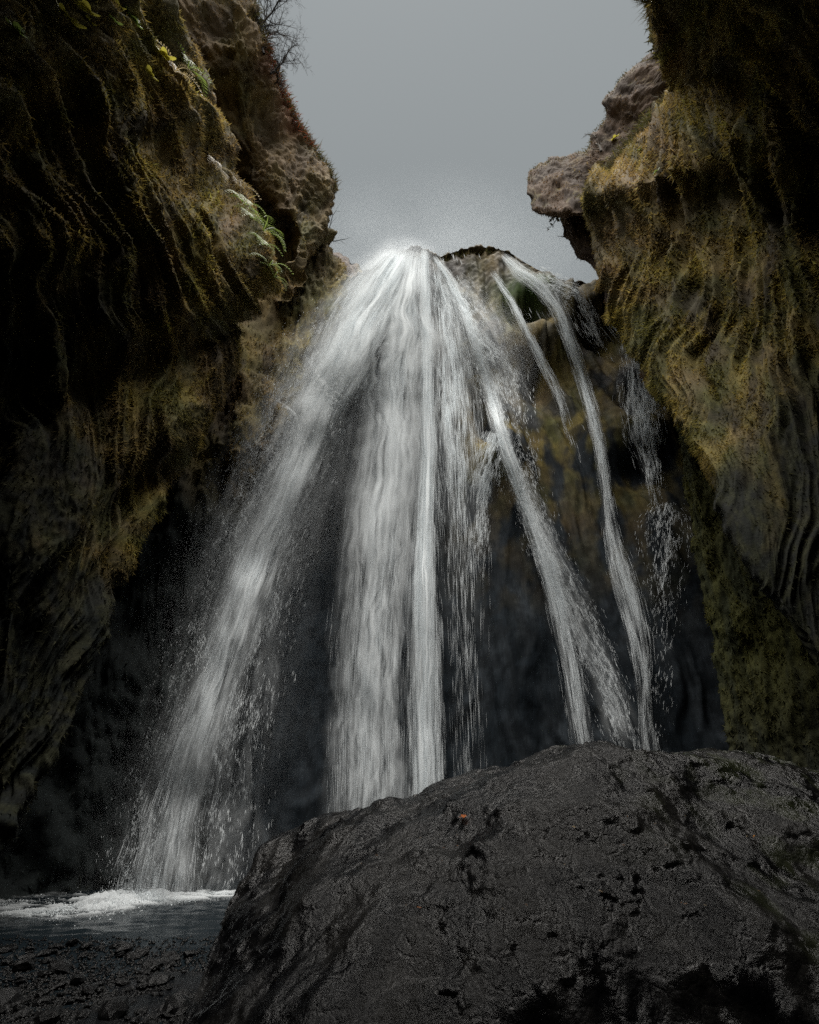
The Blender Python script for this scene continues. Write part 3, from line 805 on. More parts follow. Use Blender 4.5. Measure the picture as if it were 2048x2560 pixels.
# right stream that strikes a ledge
p4 = [(1085, 640, 9, 1), (1120, 690, 11, 1), (1160, 770, 12, 1), (1192, 860, 13, 1), (1218, 950, 15, .9), (1245, 1060, 18, .8), (1275, 1150, 20, .9), (1305, 1230, 18, 1), (1335, 1320, 17, 1), (1365, 1400, 22, 1), (1392, 1490, 24, .75), (1415, 1590, 26, .5), (1435, 1690, 26, .34), (1450, 1800, 26, .24), (1465, 1890, 24, .18)]
s4 = stream('waterfall_stream', p4, 9000, 'narrow stream right of centre that strikes a ledge halfway down', clump=.9, seed=7, group=G, off=(.06, .5), noise_scale=(9, 90))
p4b = [(1240, 1080, 26, .8), (1215, 1170, 34, .8), (1200, 1260, 30, .3), (1195, 1380, 22, .05), (1193, 1450, 20, 0)]
stream('spray', p4b, 4000, '', r=(.16, .36), ln=(8, 30), clump=1.2, seed=8, parent=s4, off=(.1, .5))
p4c = [(1290, 1180, 30, .7), (1360, 1350, 34, .9), (1420, 1480, 40, .9), (1480, 1620, 44, .8), (1530, 1750, 44, .6), (1575, 1890, 40, .5)]
stream('spray', p4c, 9000, '', r=(.16, .38), ln=(5, 20), clump=1.0, seed=9, parent=s4, off=(.1, .8))
p4d = [(1120, 700, 40, .8), (1190, 820, 60, .9), (1250, 950, 60, .7), (1290, 1100, 50, .3)]
stream('spray', p4d, 9000, '', r=(.16, .34), ln=(4, 14), clump=1.0, seed=10, parent=s4, off=(.1, .8))
# thin diagonal stream
p6 = [(1228, 675, 9, .7), (1248, 710, 7, .9), (1280, 752, 9, 1), (1302, 800, 8, .8), (1335, 862, 11, .8), (1362, 920, 10, .4), (1405, 1000, 18, .2), (1430, 1080, 22, .1)]
s6 = stream('waterfall_stream', p6, 900, 'thin diagonal trickle left of the bright green moss patch', clump=.8, seed=11, group=G, off=(.05, .3), noise_scale=(7, 60), r=(.22, .5))
# far right stream
p7 = [(1255, 635, 8, .7), (1300, 680, 20, .8), (1355, 715, 20, .9), (1395, 770, 17, 1), (1425, 850, 15, 1), (1450, 930, 15, 1), (1478, 1020, 15, 1), (1500, 1110, 14, .9), (1512, 1190, 14, .45), (1520, 1270, 14, .2), (1530, 1340, 20, .32), (1550, 1420, 28, .45), (1580, 1520, 30, .42), (1605, 1630, 26, .28), (1612, 1730, 16, .22), (1618, 1830, 18, .26), (1630, 1900, 30, .15)]
s7 = stream('waterfall_stream', p7, 7000, 'long narrow stream from the stepped lip down the right of the face', clump=.9, seed=12, group=G, off=(.06, .5), noise_scale=(9, 90))
p7b = [(1340, 690, 26, .6), (1440, 730, 32, .6), (1470, 800, 24, .4), (1500, 860, 14, .2)]
stream('spray', p7b, 2500, '', r=(.16, .36), ln=(6, 24), clump=1.0, seed=13, parent=s7, off=(.05, .3))
# drips at the right edge
p8 = [(1565, 800, 14, .3), (1588, 900, 34, .8), (1602, 1000, 50, 1), (1614, 1080, 50, .9), (1626, 1150, 30, .35), (1638, 1230, 22, .2)]
s8 = stream('waterfall_veil', p8, 4200, 'faint dripping veil at the right edge beside the mossy cliff', clump=1.4, seed=14, group=G, r=(.16, .42), off=(.05, .35), noise_scale=(10, 60), ln=(10, 40))
p9 = [(1665, 1255, 30, .9), (1665, 1290, 55, .7), (1665, 1350, 62, .5), (1660, 1420, 55, .25), (1655, 1550, 40, .1)]
s9 = stream('waterfall_burst', p9, 2200, 'fan of splash bursting off a ledge at the lower right', clump=1.2, seed=15, group=G, r=(.16, .34), off=(.05, .6), noise_scale=(16, 30), ln=(5, 18))
pv = [(1030, 640, 50, 1), (1002, 750, 120, 1), (985, 880, 175, .9), (975, 1020, 190, .6), (968, 1180, 180, .3), (960, 1350, 160, .1)]
for par, pth, al, sd_, kw in ((s1, p1, .9, 41.6, dict(off=.8, bulge=.9, widen=1.3, cloud=.5, streak=1.0)), (s1, p1, .5, 22.3, dict(off=1.4, widen=1.6, cloud=.7)), (s1, p1, .6, 36.3, dict(off=.5, widen=1.1, sl=8, cloud=.3)), (s2, pv, .5, 37.7, dict(off=.9, sl=9, cloud=.9, nl=70, widen=1.0)), (s2, p2, .68, 23.1, dict(sl=9, widen=1.35, streak=1.1)), (s2, p2, .6, 24.7, dict(off=.7, sl=9, cloud=.9, widen=1.55)),
        (s3, p3, 1.25, 25.2, dict(sl=4, widen=1.05, cloud=.25)), (s3, p3, .7, 26.6, dict(off=.5, widen=1.3, sl=6)), (s5, p5, .5, 27.4, dict(sl=7, bulge=.1, off=.12)), (s4, p4, .6, 28.9, dict(nl=24, bulge=.2, widen=1.25, streak=1.1)),
        (s4, p4c, .35, 29.8, dict(nl=24, bulge=.3)), (s4, p4d, .3, 30.4, dict(nl=30, bulge=.3)), (s6, p6, .2, 31.5, dict(nl=16, bulge=.1, off=.1, streak=1.2)), (s7, p7, .55, 32.2, dict(nl=24, bulge=.2, off=.15, streak=1.1)), (s8, p8, .28, 33.3, dict(nl=24, bulge=.1, off=.1, sl=7)),
        (s1, p1b, .28, 34.1, dict(off=.5, cloud=.9)), (s1, p1c, .26, 35.9, dict(off=.8, cloud=.9))):
    sheet(par, pth, al, sd_, **{**dict(off=.25), **kw})
# dripping threads under the hollows
k = 0
drips = []
for (x, y, wd, h, m) in ((1330, 775, 60, 45, 16), (1490, 805, 80, 55, 26), (1180, 905, 40, 25, 12), (1185, 960, 70, 90, 18), (1120, 770, 30, 20, 8), (1590, 1060, 70, 70, 22), (1440, 1060, 60, 50, 10), (1160, 640, 60, 20, 14), (1360, 700, 50, 25, 12)):
    for _ in range(m):
        a = x + random.uniform(-wd, wd); b = y + random.uniform(-8, 8); L = h * random.uniform(.3, 1)
        drips.append((a, b, a + (a - VPX) / (b - VPY) * L, b + L))
drips = np.array(drips)
Yd = look(TF, drips[:, 0], drips[:, 1], TFD) - .35
A = PT(drips[:, 0], drips[:, 1], Yd); B = PT(drips[:, 2], drips[:, 3], Yd - .05)
V, F = spindles(A, B, RNG.uniform(.35, .8, len(A)) / FPX * np.linalg.norm(A - CAM, axis=1))
link('drip_threads', mesh_np('drip_threads', V, F), MAT_WATER, kind='stuff', label='fine threads of dripping water below the rock hollows', category='water')

# foam where the left stream meets the pool
def octas(C, Rx, Rz):
    n = len(C)
    o = np.array([[1,0,0],[0,1,0],[-1,0,0],[0,-1,0],[0,0,1],[0,0,-1]], float)
    a = RNG.random(n) * 6.28
    V = np.empty((n, 6, 3))
    for k in range(6):
        x, y, z = o[k]
        V[:, k, 0] = C[:, 0] + (x * np.cos(a) - y * np.sin(a)) * Rx
        V[:, k, 1] = C[:, 1] + (x * np.sin(a) + y * np.cos(a)) * Rx
        V[:, k, 2] = C[:, 2] + z * Rz
    f = np.array([[0,1,4],[1,2,4],[2,3,4],[3,0,4],[1,0,5],[2,1,5],[3,2,5],[0,3,5]])
    return V.reshape(-1, 3), (np.arange(n)[:, None, None] * 6 + f[None]).reshape(-1, 3)
n = 22000
fx_ = RNG.uniform(-60, 620, n); fy_ = np.interp(fx_, [0, 150, 280, 420, 600], [2272, 2278, 2268, 2244, 2236]) + RNG.normal(size=n) * np.interp(fx_, [0, 150, 280, 400, 600], [13, 14, 15, 8, 4])
d = PT(fx_, fy_, np.full(n, 10.0)) - CAM
C = CAM + d * (-(CAM[2] - .05) / d[:, 2])[:, None]
den = fbm(C[:, 0] * 1.1, C[:, 1] * 1.6, 3.0, 4, .6)
hump = np.exp(-(((fx_ - 290) / 110) ** 2))
keep = (RNG.random(n) < np.clip(.02 + den * 1.3 + .45 * hump, 0, 1)) & (C[:, 1] < 15) & (d[:, 2] < -.5)
C = C[keep]; hump = hump[keep]; den = den[keep]
C[:, 2] += (.04 + .22 * hump * np.clip(.4 + den, 0, 1)) * RNG.random(len(C))
R = RNG.uniform(.005, .017, len(C))
fd = RNG.normal(size=(len(C), 3)) * np.array([1, .8, .5]); fd /= np.linalg.norm(fd, axis=1, keepdims=True)
V, F = spindles(C - fd * R[:, None], C + fd * R[:, None], R * .6)
fo = link('foam', mesh_np('foam', V, F, smooth=False), MAT_FOAM, kind='stuff', label='white foam churned up where the left stream meets the pool', category='foam')
u, v = np.meshgrid(np.linspace(-80, 620, 240), np.linspace(-1, 1, 60), indexing='ij')
fy2 = np.interp(u, [0, 150, 280, 420, 620], [2268, 2272, 2262, 2242, 2236]) + v * np.interp(u, [0, 150, 280, 400, 620], [30, 34, 34, 20, 10])
d = rays(u, fy2); FP = CAM + d * ((.085 - CAM[2]) / np.minimum(d[..., 2], -.08))[..., None]
fn = fbm(FP[..., 0] * 1.3, FP[..., 1] * 2.6, 3.0, 5, .62)
hp = np.exp(-(((u - 300) / 130) ** 2 + (v * 1.1) ** 2))
FP[..., 2] += .05 * np.clip(fn, 0, 1) + .10 * hp * (.5 + fn)
fa = np.clip((fn * 1.5 + .25 + .75 * hp - .55 * np.abs(v)) * (1 - np.abs(v) ** 3), 0, .6) * sstep(640, 560, u)
link('foam_film', mesh_np('foam_film', FP, grid_faces(240, 60), np.repeat(fa[..., None], 3, -1)), MAT_SHEET, fo, kind='stuff')

# ------------------------------------------------------------------ spray mist (thin even volumes)
def mist_mat(name, dens):
    m = bpy.data.materials.new(name); m.use_nodes = True
    N, L = m.node_tree.nodes, m.node_tree.links
    N.clear()
    out = N.new('ShaderNodeOutputMaterial'); v = N.new('ShaderNodeVolumePrincipled')
    v.inputs['Color'].default_value = (.86, .95, 1, 1); v.inputs['Density'].default_value = dens; v.inputs['Anisotropy'].default_value = .3
    L.new(v.outputs[0], out.inputs['Volume'])
    return m
def puff_mat(name, dens):
    m = bpy.data.materials.new(name); m.use_nodes = True
    N, L = m.node_tree.nodes, m.node_tree.links
    N.clear()
    out = N.new('ShaderNodeOutputMaterial'); v = N.new('ShaderNodeVolumePrincipled')
    v.inputs['Color'].default_value = (.92, .97, 1, 1); v.inputs['Anisotropy'].default_value = .3
    tc = N.new('ShaderNodeTexCoord')
    ln_ = N.new('ShaderNodeVectorMath'); ln_.operation = 'LENGTH'
    L.new(tc.outputs['Object'], ln_.inputs[0])
    mr = N.new('ShaderNodeMapRange'); mr.interpolation_type = 'SMOOTHSTEP'
    mr.inputs['From Min'].default_value = .1; mr.inputs['From Max'].default_value = .98
    mr.inputs['To Min'].default_value = 1; mr.inputs['To Max'].default_value = 0
    L.new(ln_.outputs['Value'], mr.inputs['Value'])
    nz = N.new('ShaderNodeTexNoise'); nz.inputs['Scale'].default_value = 2.2; nz.inputs['Detail'].default_value = 3
    L.new(tc.outputs['Object'], nz.inputs['Vector'])
    n2 = N.new('ShaderNodeMapRange'); n2.inputs['From Min'].default_value = .3; n2.inputs['From Max'].default_value = .7
    n2.inputs['To Min'].default_value = .25; n2.inputs['To Max'].default_value = 1.75
    L.new(nz.outputs['Fac'], n2.inputs['Value'])
    mu = N.new('ShaderNodeMath'); mu.operation = 'MULTIPLY'; L.new(mr.outputs[0], mu.inputs[0]); L.new(n2.outputs[0], mu.inputs[1])
    m2 = N.new('ShaderNodeMath'); m2.operation = 'MULTIPLY'; m2.inputs[1].default_value = dens; L.new(mu.outputs[0], m2.inputs[0])
    L.new(m2.outputs[0], v.inputs['Density'])
    L.new(v.outputs[0], out.inputs['Volume'])
    m.cycles.homogeneous_volume = False
    return m
_th = np.linspace(0, math.pi, 11)[1:-1]; _ph = np.linspace(0, 2 * math.pi, 17)[:-1]
_pv = [(0, 0, 1)] + [(math.sin(a) * math.cos(b), math.sin(a) * math.sin(b), math.cos(a)) for a in _th for b in _ph] + [(0, 0, -1)]
_pf = [(0, 1 + i, 1 + (i + 1) % 16) for i in range(16)]
for r in range(8):
    _pf += [(1 + r * 16 + i, 17 + r * 16 + i, 17 + r * 16 + (i + 1) % 16, 1 + r * 16 + (i + 1) % 16) for i in range(16)]
_pf += [(129 + i, len(_pv) - 1, 129 + (i + 1) % 16) for i in range(16)]
def ellipsoid(name, px, py, Y, rx, ry, rz, mat, tilt=0):
    me = bpy.data.meshes.new(name); me.from_pydata(_pv, [], _pf)
    o = link(name, me, mat); o.location = PT(px, py, Y)
    o.scale = (rx, ry, rz); o.rotation_euler = (0, tilt, 0)
    return o
for (x, y, Y, rx, ry, rz, tl, dn) in ((960, 730, 15.9, 3.6, 1.8, 6.0, .28, .26), (800, 1010, 14.3, 3.6, 1.8, 8.0, .4, .22), (640, 1370, 13.6, 3.2, 1.5, 6.0, .4, .12),
        (500, 1850, 13.2, 3.4, 1.4, 7.0, .28, .08), (470, 2150, 13.2, 3.2, 1.0, 1.6, 0, .12), (960, 1150, 14.3, 2.6, 1.2, 9.0, .05, .12), (1210, 850, 15.0, 3.2, 1.2, 6.0, -.2, .09), (1080, 660, 22, 18, 8, 9, 0, .019), (1010, 645, 16.4, 2.8, 1.4, 2.4, 0, .28)):
    ellipsoid('spray_mist', x, y, Y, rx, ry, rz, puff_mat('mist', dn), tl).update_tag()
for o in COL.objects:
    if o.name.startswith('spray_mist'):
        o['kind'] = 'stuff'; o['label'] = 'soft drifting spray mist around the falling water'; o['group'] = 'spray mist'


# ------------------------------------------------------------------ moss blades
def blades(name, P, n, c, count, parent, ln=(.03, .11), wd=.010, seed=0, droop=.8, tint=(1.5, 1.4, 1.1)):
    nr, nc = P.shape[:2]
    ctr = (P[:-1, :-1] + P[1:, 1:]) / 2
    ar = np.linalg.norm(np.cross(P[1:, :-1] - P[:-1, :-1], P[:-1, 1:] - P[:-1, :-1]), axis=-1)
    px, py, f = project(ctr)
    rg = np.linalg.norm(ctr - CAM, axis=-1)
    face = np.einsum('ijk,ijk->ij', n[:-1, :-1], (CAM - ctr)) / rg
    w = ar / rg ** 1.6 * (f > .3) * (px > -150) * (px < W0 + 150) * (py > -150) * (py < H0 + 150) * (face > -.25)
    cov = sstep(-.35, .25, fbm(px / 45, py / 70, 2.7 + seed, 3))
    w = (w * (.15 + cov) * (.22 + sstep(.025, .06, c[:-1, :-1].mean(-1)))).ravel()
    idx = RNG.choice(len(w), count, p=w / w.sum())
    i, j = np.divmod(idx, nc - 1)
    a, b = RNG.random(count)[:, None], RNG.random(count)[:, None]
    p = P[i, j] * (1 - a) * (1 - b) + P[i + 1, j] * a * (1 - b) + P[i, j + 1] * (1 - a) * b + P[i + 1, j + 1] * a * b
    nn = n[i, j]; cc = c[i, j]
    d = nn * .75 + np.array([0, 0, -droop]) + RNG.normal(size=(count, 3)) * .45
    d /= np.linalg.norm(d, axis=1, keepdims=True)
    sd_ = np.cross(d, RNG.normal(size=(count, 3))); sd_ /= np.linalg.norm(sd_, axis=1, keepdims=True) + 1e-9
    r_ = np.linalg.norm(p - CAM, axis=1)
    k = np.clip(r_ / 9, .3, 2.2)
    L = RNG.uniform(*ln, count) * k; Wd = wd * RNG.uniform(.6, 1.4, count) * k
    V = np.empty((count, 3, 3))
    base = p - nn * .01
    V[:, 0] = base - sd_ * Wd[:, None]; V[:, 1] = base + sd_ * Wd[:, None]; V[:, 2] = base + d * L[:, None]
    t = RNG.uniform(.75, 1.6, (count, 1))
    cc = np.clip(cc * t * np.array(tint), 0, .3)
    me = mesh_np(name, V.reshape(-1, 3), np.arange(count * 3).reshape(-1, 3), np.repeat(cc, 3, 0), smooth=False)
    return link(name, me, MAT_BLADE, parent, kind='stuff')
blades('moss', PL, NL, CL, 120000, cliff_l, seed=1)
blades('moss', PN, NN, CN, 30000, nose_l, seed=2, ln=(.03, .09))
blades('moss', PB, NB, CB, 30000, wall_l, seed=3)
blades('moss', PRr, NR, CR, 130000, cliff_r, seed=4)
blades('moss', PK, NK, CK, 10000, beak, seed=5, ln=(.03, .08), wd=.01)
blades('moss', PP_, NP_, CPc, 40000, pillar, seed=6, ln=(.03, .08))

# ------------------------------------------------------------------ plants
def tubes(segs, sides=4):
    """segs: list of (A, B, rA, rB)"""
    V, F = [], []
    for A, B, ra, rb in segs:
        A, B = Vector(A), Vector(B)
        d = (B - A).normalized()
        e1 = d.orthogonal().normalized(); e2 = d.cross(e1)
        o = len(V)
        for P_, r in ((A, ra), (B, rb)):
            for k in range(sides):
                a = 2 * math.pi * k / sides
                V.append(P_ + (e1 * math.cos(a) + e2 * math.sin(a)) * r)
        for k in range(sides):
            k2 = (k + 1) % sides
            F.append((o + k, o + k2, o + sides + k2, o + sides + k))
    return np.array([tuple(v) for v in V]), np.array(F)

def tube_obj(name, segs, parent, origin, col=(0.03, 0.024, 0.02), sides=4, **props):
    V, F = tubes(segs, sides)
    V = V - np.array(origin)
    return link(name, mesh_np(name, V, F, np.tile(np.array(col), (len(V), 1))), MAT_BARK, parent, **props)

def limb(p, d, length, r, nseg, wob, bend=(0, 0, 0)):
    segs, pts = [], [(p.copy(), r)]
    for i in range(nseg):
        d = (d + Vector([random.gauss(0, wob) for _ in range(3)]) + Vector(bend) / nseg).normalized()
        q = p + d * (length / nseg)
        r2 = r * (1 - .75 / nseg)
        segs.append((p, q, r, r2)); p, r = q, r2
        pts.append((p.copy(), r, d.copy()))
    return segs, pts

def bare_tree(name, roots, label, cat, scale=1.0, levels=3, kids=5, spread=.75, col=(0.03, 0.024, 0.02), group=None):
    """roots: list of (position, direction, length, radius)"""
    o0 = roots[0][0]
    t = link(name, None, None, None, label=label, category=cat)
    if group: t['group'] = group
    t.location = o0
    fine = []
    for k, (p, d, L, r) in enumerate(roots):
        segs, pts = limb(Vector(p), Vector(d).normalized(), L, r, 6, .16)
        tube_obj('trunk' if k == 0 else 'branch', segs, t, o0, col, 5)
        stack = [(q, L * .62, 1) for q in pts[1:]] + [(pts[-1], L * .5, 1)]
        while stack:
            (q, rr, dd), LL, lev = stack.pop()
            for _ in range(kids if lev == 1 else 3):
                if lev == 1 and random.random() < .25: continue
                nd = (dd + Vector([random.gauss(0, spread) for _ in range(3)])).normalized()
                l2 = LL * random.uniform(.35, .85)
                s2, p2 = limb(q, nd, l2, max(rr * .55, .004 * scale), 4, .2)
                fine += s2
                if lev < levels:
                    for pp in p2[2:]:
                        if random.random() < .75: stack.append((pp, l2 * .6, lev + 1))
    V, F = tubes(fine, 3)
    link('twigs', mesh_np('twigs', V - np.array(o0), F, np.tile(np.array(col), (len(V), 1))), MAT_BARK, t, kind='stuff')
    return t

TN, TL_, TK, TR_, TBO = [make_lookup(q) for q in (PN, PL, PK, PRr, PBo)]
def on(T, px, py, back=0.0, default=10.0):
    return PT(px, py, float(look(T, px, py, default)) + back)

# bare tree on the upper left rim
def img_dir(px, py, Y, dx, dy, dz=0.0):
    a, b = PT(px, py, Y), PT(px + dx, py + dy, Y * (1 + dz))
    return Vector(b - a).normalized()
def px_len(px, py, Y, n): return float(np.linalg.norm(PT(px, py, Y) - CAM)) / FPX * n
roots = []
for (x, y, Y, dx, dy, L, r) in ((655, 100, 6.0, 60, -95, 120, 2.4), (668, 130, 6.2, 75, -45, 95, 1.9), (685, 180, 6.8, 75, -5, 75, 1.7), (640, 40, 5.4, 50, -80, 100, 1.9), (695, 205, 7.1, 60, 15, 50, 1.2), (650, 75, 5.7, 85, -75, 105, 1.8)):
    Y *= NS
    roots.append((tuple(PT(x - 8, y + 4, Y)), img_dir(x, y, Y, dx, dy, random.uniform(-.04, .04)), px_len(x, y, Y, L * 1.2), px_len(x, y, Y, r * 1.1)))
bare_tree('bare_tree', roots, 'bare leafless tree with fine dark twigs on the upper left rim', 'tree', levels=3, kids=5, spread=.5)
# thin saplings at the left nose
for (x, y, Y, dx, dy, L, lab) in ((820, 578, 14.6, 30, -60, 62, 'thin bare sapling below the left nose, pointing up into the sky'), (824, 600, 14.7, 40, 6, 38, 'short bare sapling pointing sideways below the left nose')):
    bare_tree('sapling', [(tuple(PT(x, y, Y)), img_dir(x, y, Y, dx, dy), px_len(x, y, Y, L), px_len(x, y, Y, 1.0))], lab, 'sapling', levels=1, kids=1, spread=.5)
# little pale tree above the beak
x, y, Y = 1503, 378, 9.8
bare_tree('small_tree', [(tuple(PT(x, y, Y)), img_dir(x, y, Y, -16, -46), px_len(x, y, Y, 44), px_len(x, y, Y, 2.6)),
                         (tuple(PT(x - 12, y - 34, Y)), img_dir(x, y, Y, -30, -20), px_len(x, y, Y, 26), px_len(x, y, Y, 1.1))],
          'small pale-stemmed bare tree on the ledge above the beak', 'tree', levels=2, kids=2, spread=.55, col=(0.12, 0.105, 0.09))
# shrub hanging under the beak
def leafy(name, base, dirs, L, r, label, cat, nleaf, leaf, cols, levels=1, kids=2):
    t = bare_tree(name, [(tuple(base), d, L * k, r) for d, k in dirs], label, cat, levels=levels, kids=kids, spread=.6)
    tw = [c for c in t.children if c.name.startswith('twigs')][0]
    co = np.empty(len(tw.data.vertices) * 3, np.float32); tw.data.vertices.foreach_get('co', co); co = co.reshape(-1, 3)
    idx = RNG.choice(len(co), nleaf)
    for k, i in enumerate(idx):
        a = RNG.normal(size=3); a /= np.linalg.norm(a); b = np.cross(a, RNG.normal(size=3)); b /= np.linalg.norm(b)
        s = leaf * RNG.uniform(.6, 1.3)
        V = np.array([[0, 0, 0], a * .5 + b * .35, a, a * .5 - b * .35]) * s
        link('leaf', mesh_np('leaf', V, np.array([[0, 1, 2, 3]]), np.tile(np.array(cols[k % len(cols)]), (4, 1)), smooth=False), MAT_LEAF, t).location = co[i]
    return t
x, y, Y = 1398, 540, 12.0
leafy('hanging_shrub', PT(x, y, Y), [(img_dir(x, y, Y, -20, 30), 1), (img_dir(x, y, Y, -30, 5), .8), (img_dir(x, y, Y, -5, 40), 1.1)], px_len(x, y, Y, 34), px_len(x, y, Y, .9),
      'small leafy shrub hanging under the beak against the sky', 'shrub', 46, px_len(x, y, Y, 7), [(0.07, 0.07, 0.02), (0.1, 0.08, 0.03), (0.05, 0.05, 0.02)])
x, y, Y = 1412, 592, 12.1
bare_tree('twig', [(tuple(PT(x, y, Y)), img_dir(x, y, Y, -22, 18), px_len(x, y, Y, 30), px_len(x, y, Y, .8))], 'bare twig curling from the crag below the hanging shrub', 'twig', levels=1, kids=1, spread=.5)

# ferns and leafy plants on the near left cliff
def frond_mesh(name, npin=11, col=(0.1, 0.13, 0.025)):
    V, F = [], []
    n = 12
    pts = [np.array([t * .92, 0, .28 * math.sin(t * 2.2) - .42 * t * t]) for t in np.linspace(0, 1, n + 1)]
    for i in range(n):
        a, b = pts[i], pts[i + 1]
        o = len(V); w = .012 * (1 - i / n) + .004
        V += [a + [0, -w, 0], a + [0, w, 0], b + [0, w, 0], b + [0, -w, 0]]; F.append((o, o + 1, o + 2, o + 3))
        if i > 1:
            L = .26 * math.sin(math.pi * (i / n) ** .8) + .03
            for s in (-1, 1):
                o = len(V)
                V += [a, a + [.05, s * L * .5, .01], a + [.09, s * L, -.06 * L], a + [.085, s * L * .45, -.01]]
                F.append((o, o + 1, o + 2, o + 3))
    V = np.array(V)
    return mesh_np(name, V, np.array(F), np.tile(np.array(col), (len(V), 1)), smooth=False)
def broad_leaf_mesh(name, col):
    ang = np.linspace(-2.5, 2.5, 15)
    r = .42 + .5 * np.abs(np.cos(ang * 1.55)) * np.cos(ang * .45)
    V = [(0, 0, 0)] + [(.25 + r[i] * math.cos(a) * .8, r[i] * math.sin(a) * .8, .08 * math.cos(3 * a)) for i, a in enumerate(ang)]
    F = [(0, i + 1, i + 2) for i in range(14)]
    V = np.array(V)
    return mesh_np(name, V, np.array(F), np.tile(np.array(col), (len(V), 1)), smooth=False)
FR_G = frond_mesh('frond_green', col=(0.2, 0.27, 0.06)); FR_P = frond_mesh('frond_pale', col=(0.36, 0.29, 0.16))
BL_Y = broad_leaf_mesh('leaf_yellow', (0.42, 0.38, 0.06)); BL_G = broad_leaf_mesh('leaf_green', (0.2, 0.27, 0.06))

def rosette(name, px, py, T, size_px, mesh, part, count, label, cat, group, out=.0):
    base = on(T, px, py, -.05)
    s = float(np.linalg.norm(base - CAM)) / FPX * size_px
    t = link(name, None, None, None, label=label, category=cat, group=group)
    t.location = base
    axis = Vector((.55, -.55, .55)).normalized() if px < 1024 else Vector((-.55, -.55, .55)).normalized()
    for k in range(count):
        a = 2 * math.pi * (k + random.uniform(-.25, .25)) / count
        q = axis.to_track_quat('Z', 'Y')
        from mathutils import Quaternion, Euler
        o = link(part, mesh, MAT_LEAF, t)
        o.rotation_mode = 'QUATERNION'
        o.rotation_quaternion = q @ Euler((0, random.uniform(-.5, .15), a)).to_quaternion()
        o.scale = (s * random.uniform(.7, 1.1),) * 3
    return t
GF = 'ferns along the edge of the left cliff'
for (x, y, sz, m, lab) in ((540, 424, 26, FR_P, 'pale dried fern highest on the edge of the left cliff'), (594, 470, 26, FR_P, 'pale dried fern just above the dark recess on the left'),
        (612, 512, 26, FR_G, 'green fern at the top of the dark recess on the left'), (626, 545, 24, FR_G, 'small green fern just below the top fern of the recess'),
        (658, 578, 34, FR_G, 'largest green fern, halfway down the edge of the dark recess'), (655, 612, 26, FR_G, 'green fern hanging just below the largest one'),
        (672, 664, 28, FR_G, 'green fern low on the edge of the dark recess'), (684, 694, 22, FR_G, 'lowest small green fern on the edge of the dark recess'),
        (470, 172, 26, FR_G, 'green fern on the mossy left cliff near the nose crease'), (435, 180, 26, FR_P, 'thin pale fern on the mossy left cliff beside a green one')):
    rosette('fern', x, y, TL_, sz * 1.9, m, 'frond', 7, lab, 'fern', GF)
GP = 'leafy plants on the upper left cliff'
for (x, y, sz, m, n, lab) in ((216, 23, 13, BL_Y, 4, 'bright yellow leafy plant at the very top of the left cliff'), (167, 44, 15, BL_Y, 6, 'yellow leafy plant with many leaves near the top left corner'),
        (334, 47, 12, BL_G, 5, 'green leafy plant under the top edge of the left cliff'), (342, 123, 10, BL_Y, 4, 'small yellow plant on a moss rib of the left cliff'),
        (284, 50, 8, BL_G, 3, 'tiny green plant between two larger ones, top left'), (412, 138, 11, BL_Y, 4, 'yellow-green plant beside the small ferns, upper left'),
        (375, 182, 9, BL_Y, 3, 'tiny yellow plant on a hanging moss rib, upper left'), (297, 16, 9, BL_Y, 4, 'small yellow plant right at the top border'),
        (477, 276, 15, BL_Y, 7, 'yellow leafy clump below the upper ferns'), (40, 70, 10, BL_G, 5, 'green plant in the top left corner'), (226, 55, 8, BL_Y, 3, 'single small yellow plant below the bright one, top left')):
    rosette('leafy_plant', x, y, TL_, sz * 1.6, m, 'leaf', n, lab, 'plant', GP)
for (x, y, sz, m, n, lab) in ((1538, 345, 10, BL_Y, 5, 'yellow-green plant on the ledge beside the small pale tree'), (1605, 372, 9, BL_G, 4, 'small green plant on the slope right of the small pale tree'),
        (1640, 430, 9, BL_G, 4, 'green plant on the grassy slope of the right cliff')):
    rosette('leafy_plant', x, y, TR_ if x > 1550 else TK, sz, m, 'leaf', n, lab, 'plant', 'leafy plants on the right slope')

# grass fringe on the rims
def fringe(name, parent, pts, T, count, ln, cols, upd=(0, 0, 1), jit=6, back=0.0):
    pts = np.array(pts, float)
    k = RNG.random(count) * (len(pts) - 1); i = k.astype(int); f = (k - i)[:, None]
    q = pts[i] * (1 - f) + pts[i + 1] * f + RNG.normal(size=(count, 3)) * np.array([jit, jit, .02])
    p = PT(q[:, 0], q[:, 1], q[:, 2] + back)
    rg = np.linalg.norm(p - CAM, axis=1)
    d = np.array(upd) + RNG.normal(size=(count, 3)) * .45
    d /= np.linalg.norm(d, axis=1, keepdims=True)
    s = np.cross(d, RNG.normal(size=(count, 3))); s /= np.linalg.norm(s, axis=1, keepdims=True)
    L = RNG.uniform(.3, 1, count) ** 1.5 * ln / FPX * rg; w = .7 / FPX * rg
    V = np.stack([p - s * w[:, None], p + s * w[:, None], p + d * L[:, None]], 1)
    c = np.array(cols)[RNG.integers(0, len(cols), count)] * RNG.uniform(.6, 1.3, (count, 1))
    return link(name, mesh_np(name, V.reshape(-1, 3), np.arange(count * 3).reshape(-1, 3), np.repeat(c, 3, 0), smooth=False), MAT_BLADE, parent, kind='stuff')
DRY = [(0.12, 0.09, 0.04), (0.09, 0.08, 0.025), (0.07, 0.07, 0.02)]
edgeN = [(a, b, c * NS) for a, b, c in ((632, 0, 5.0), (660, 100, 6), (690, 190, 7.2), (715, 250, 8.2), (742, 310, 9), (785, 375, 10), (824, 430, 10.5), (836, 470, 10.8))]
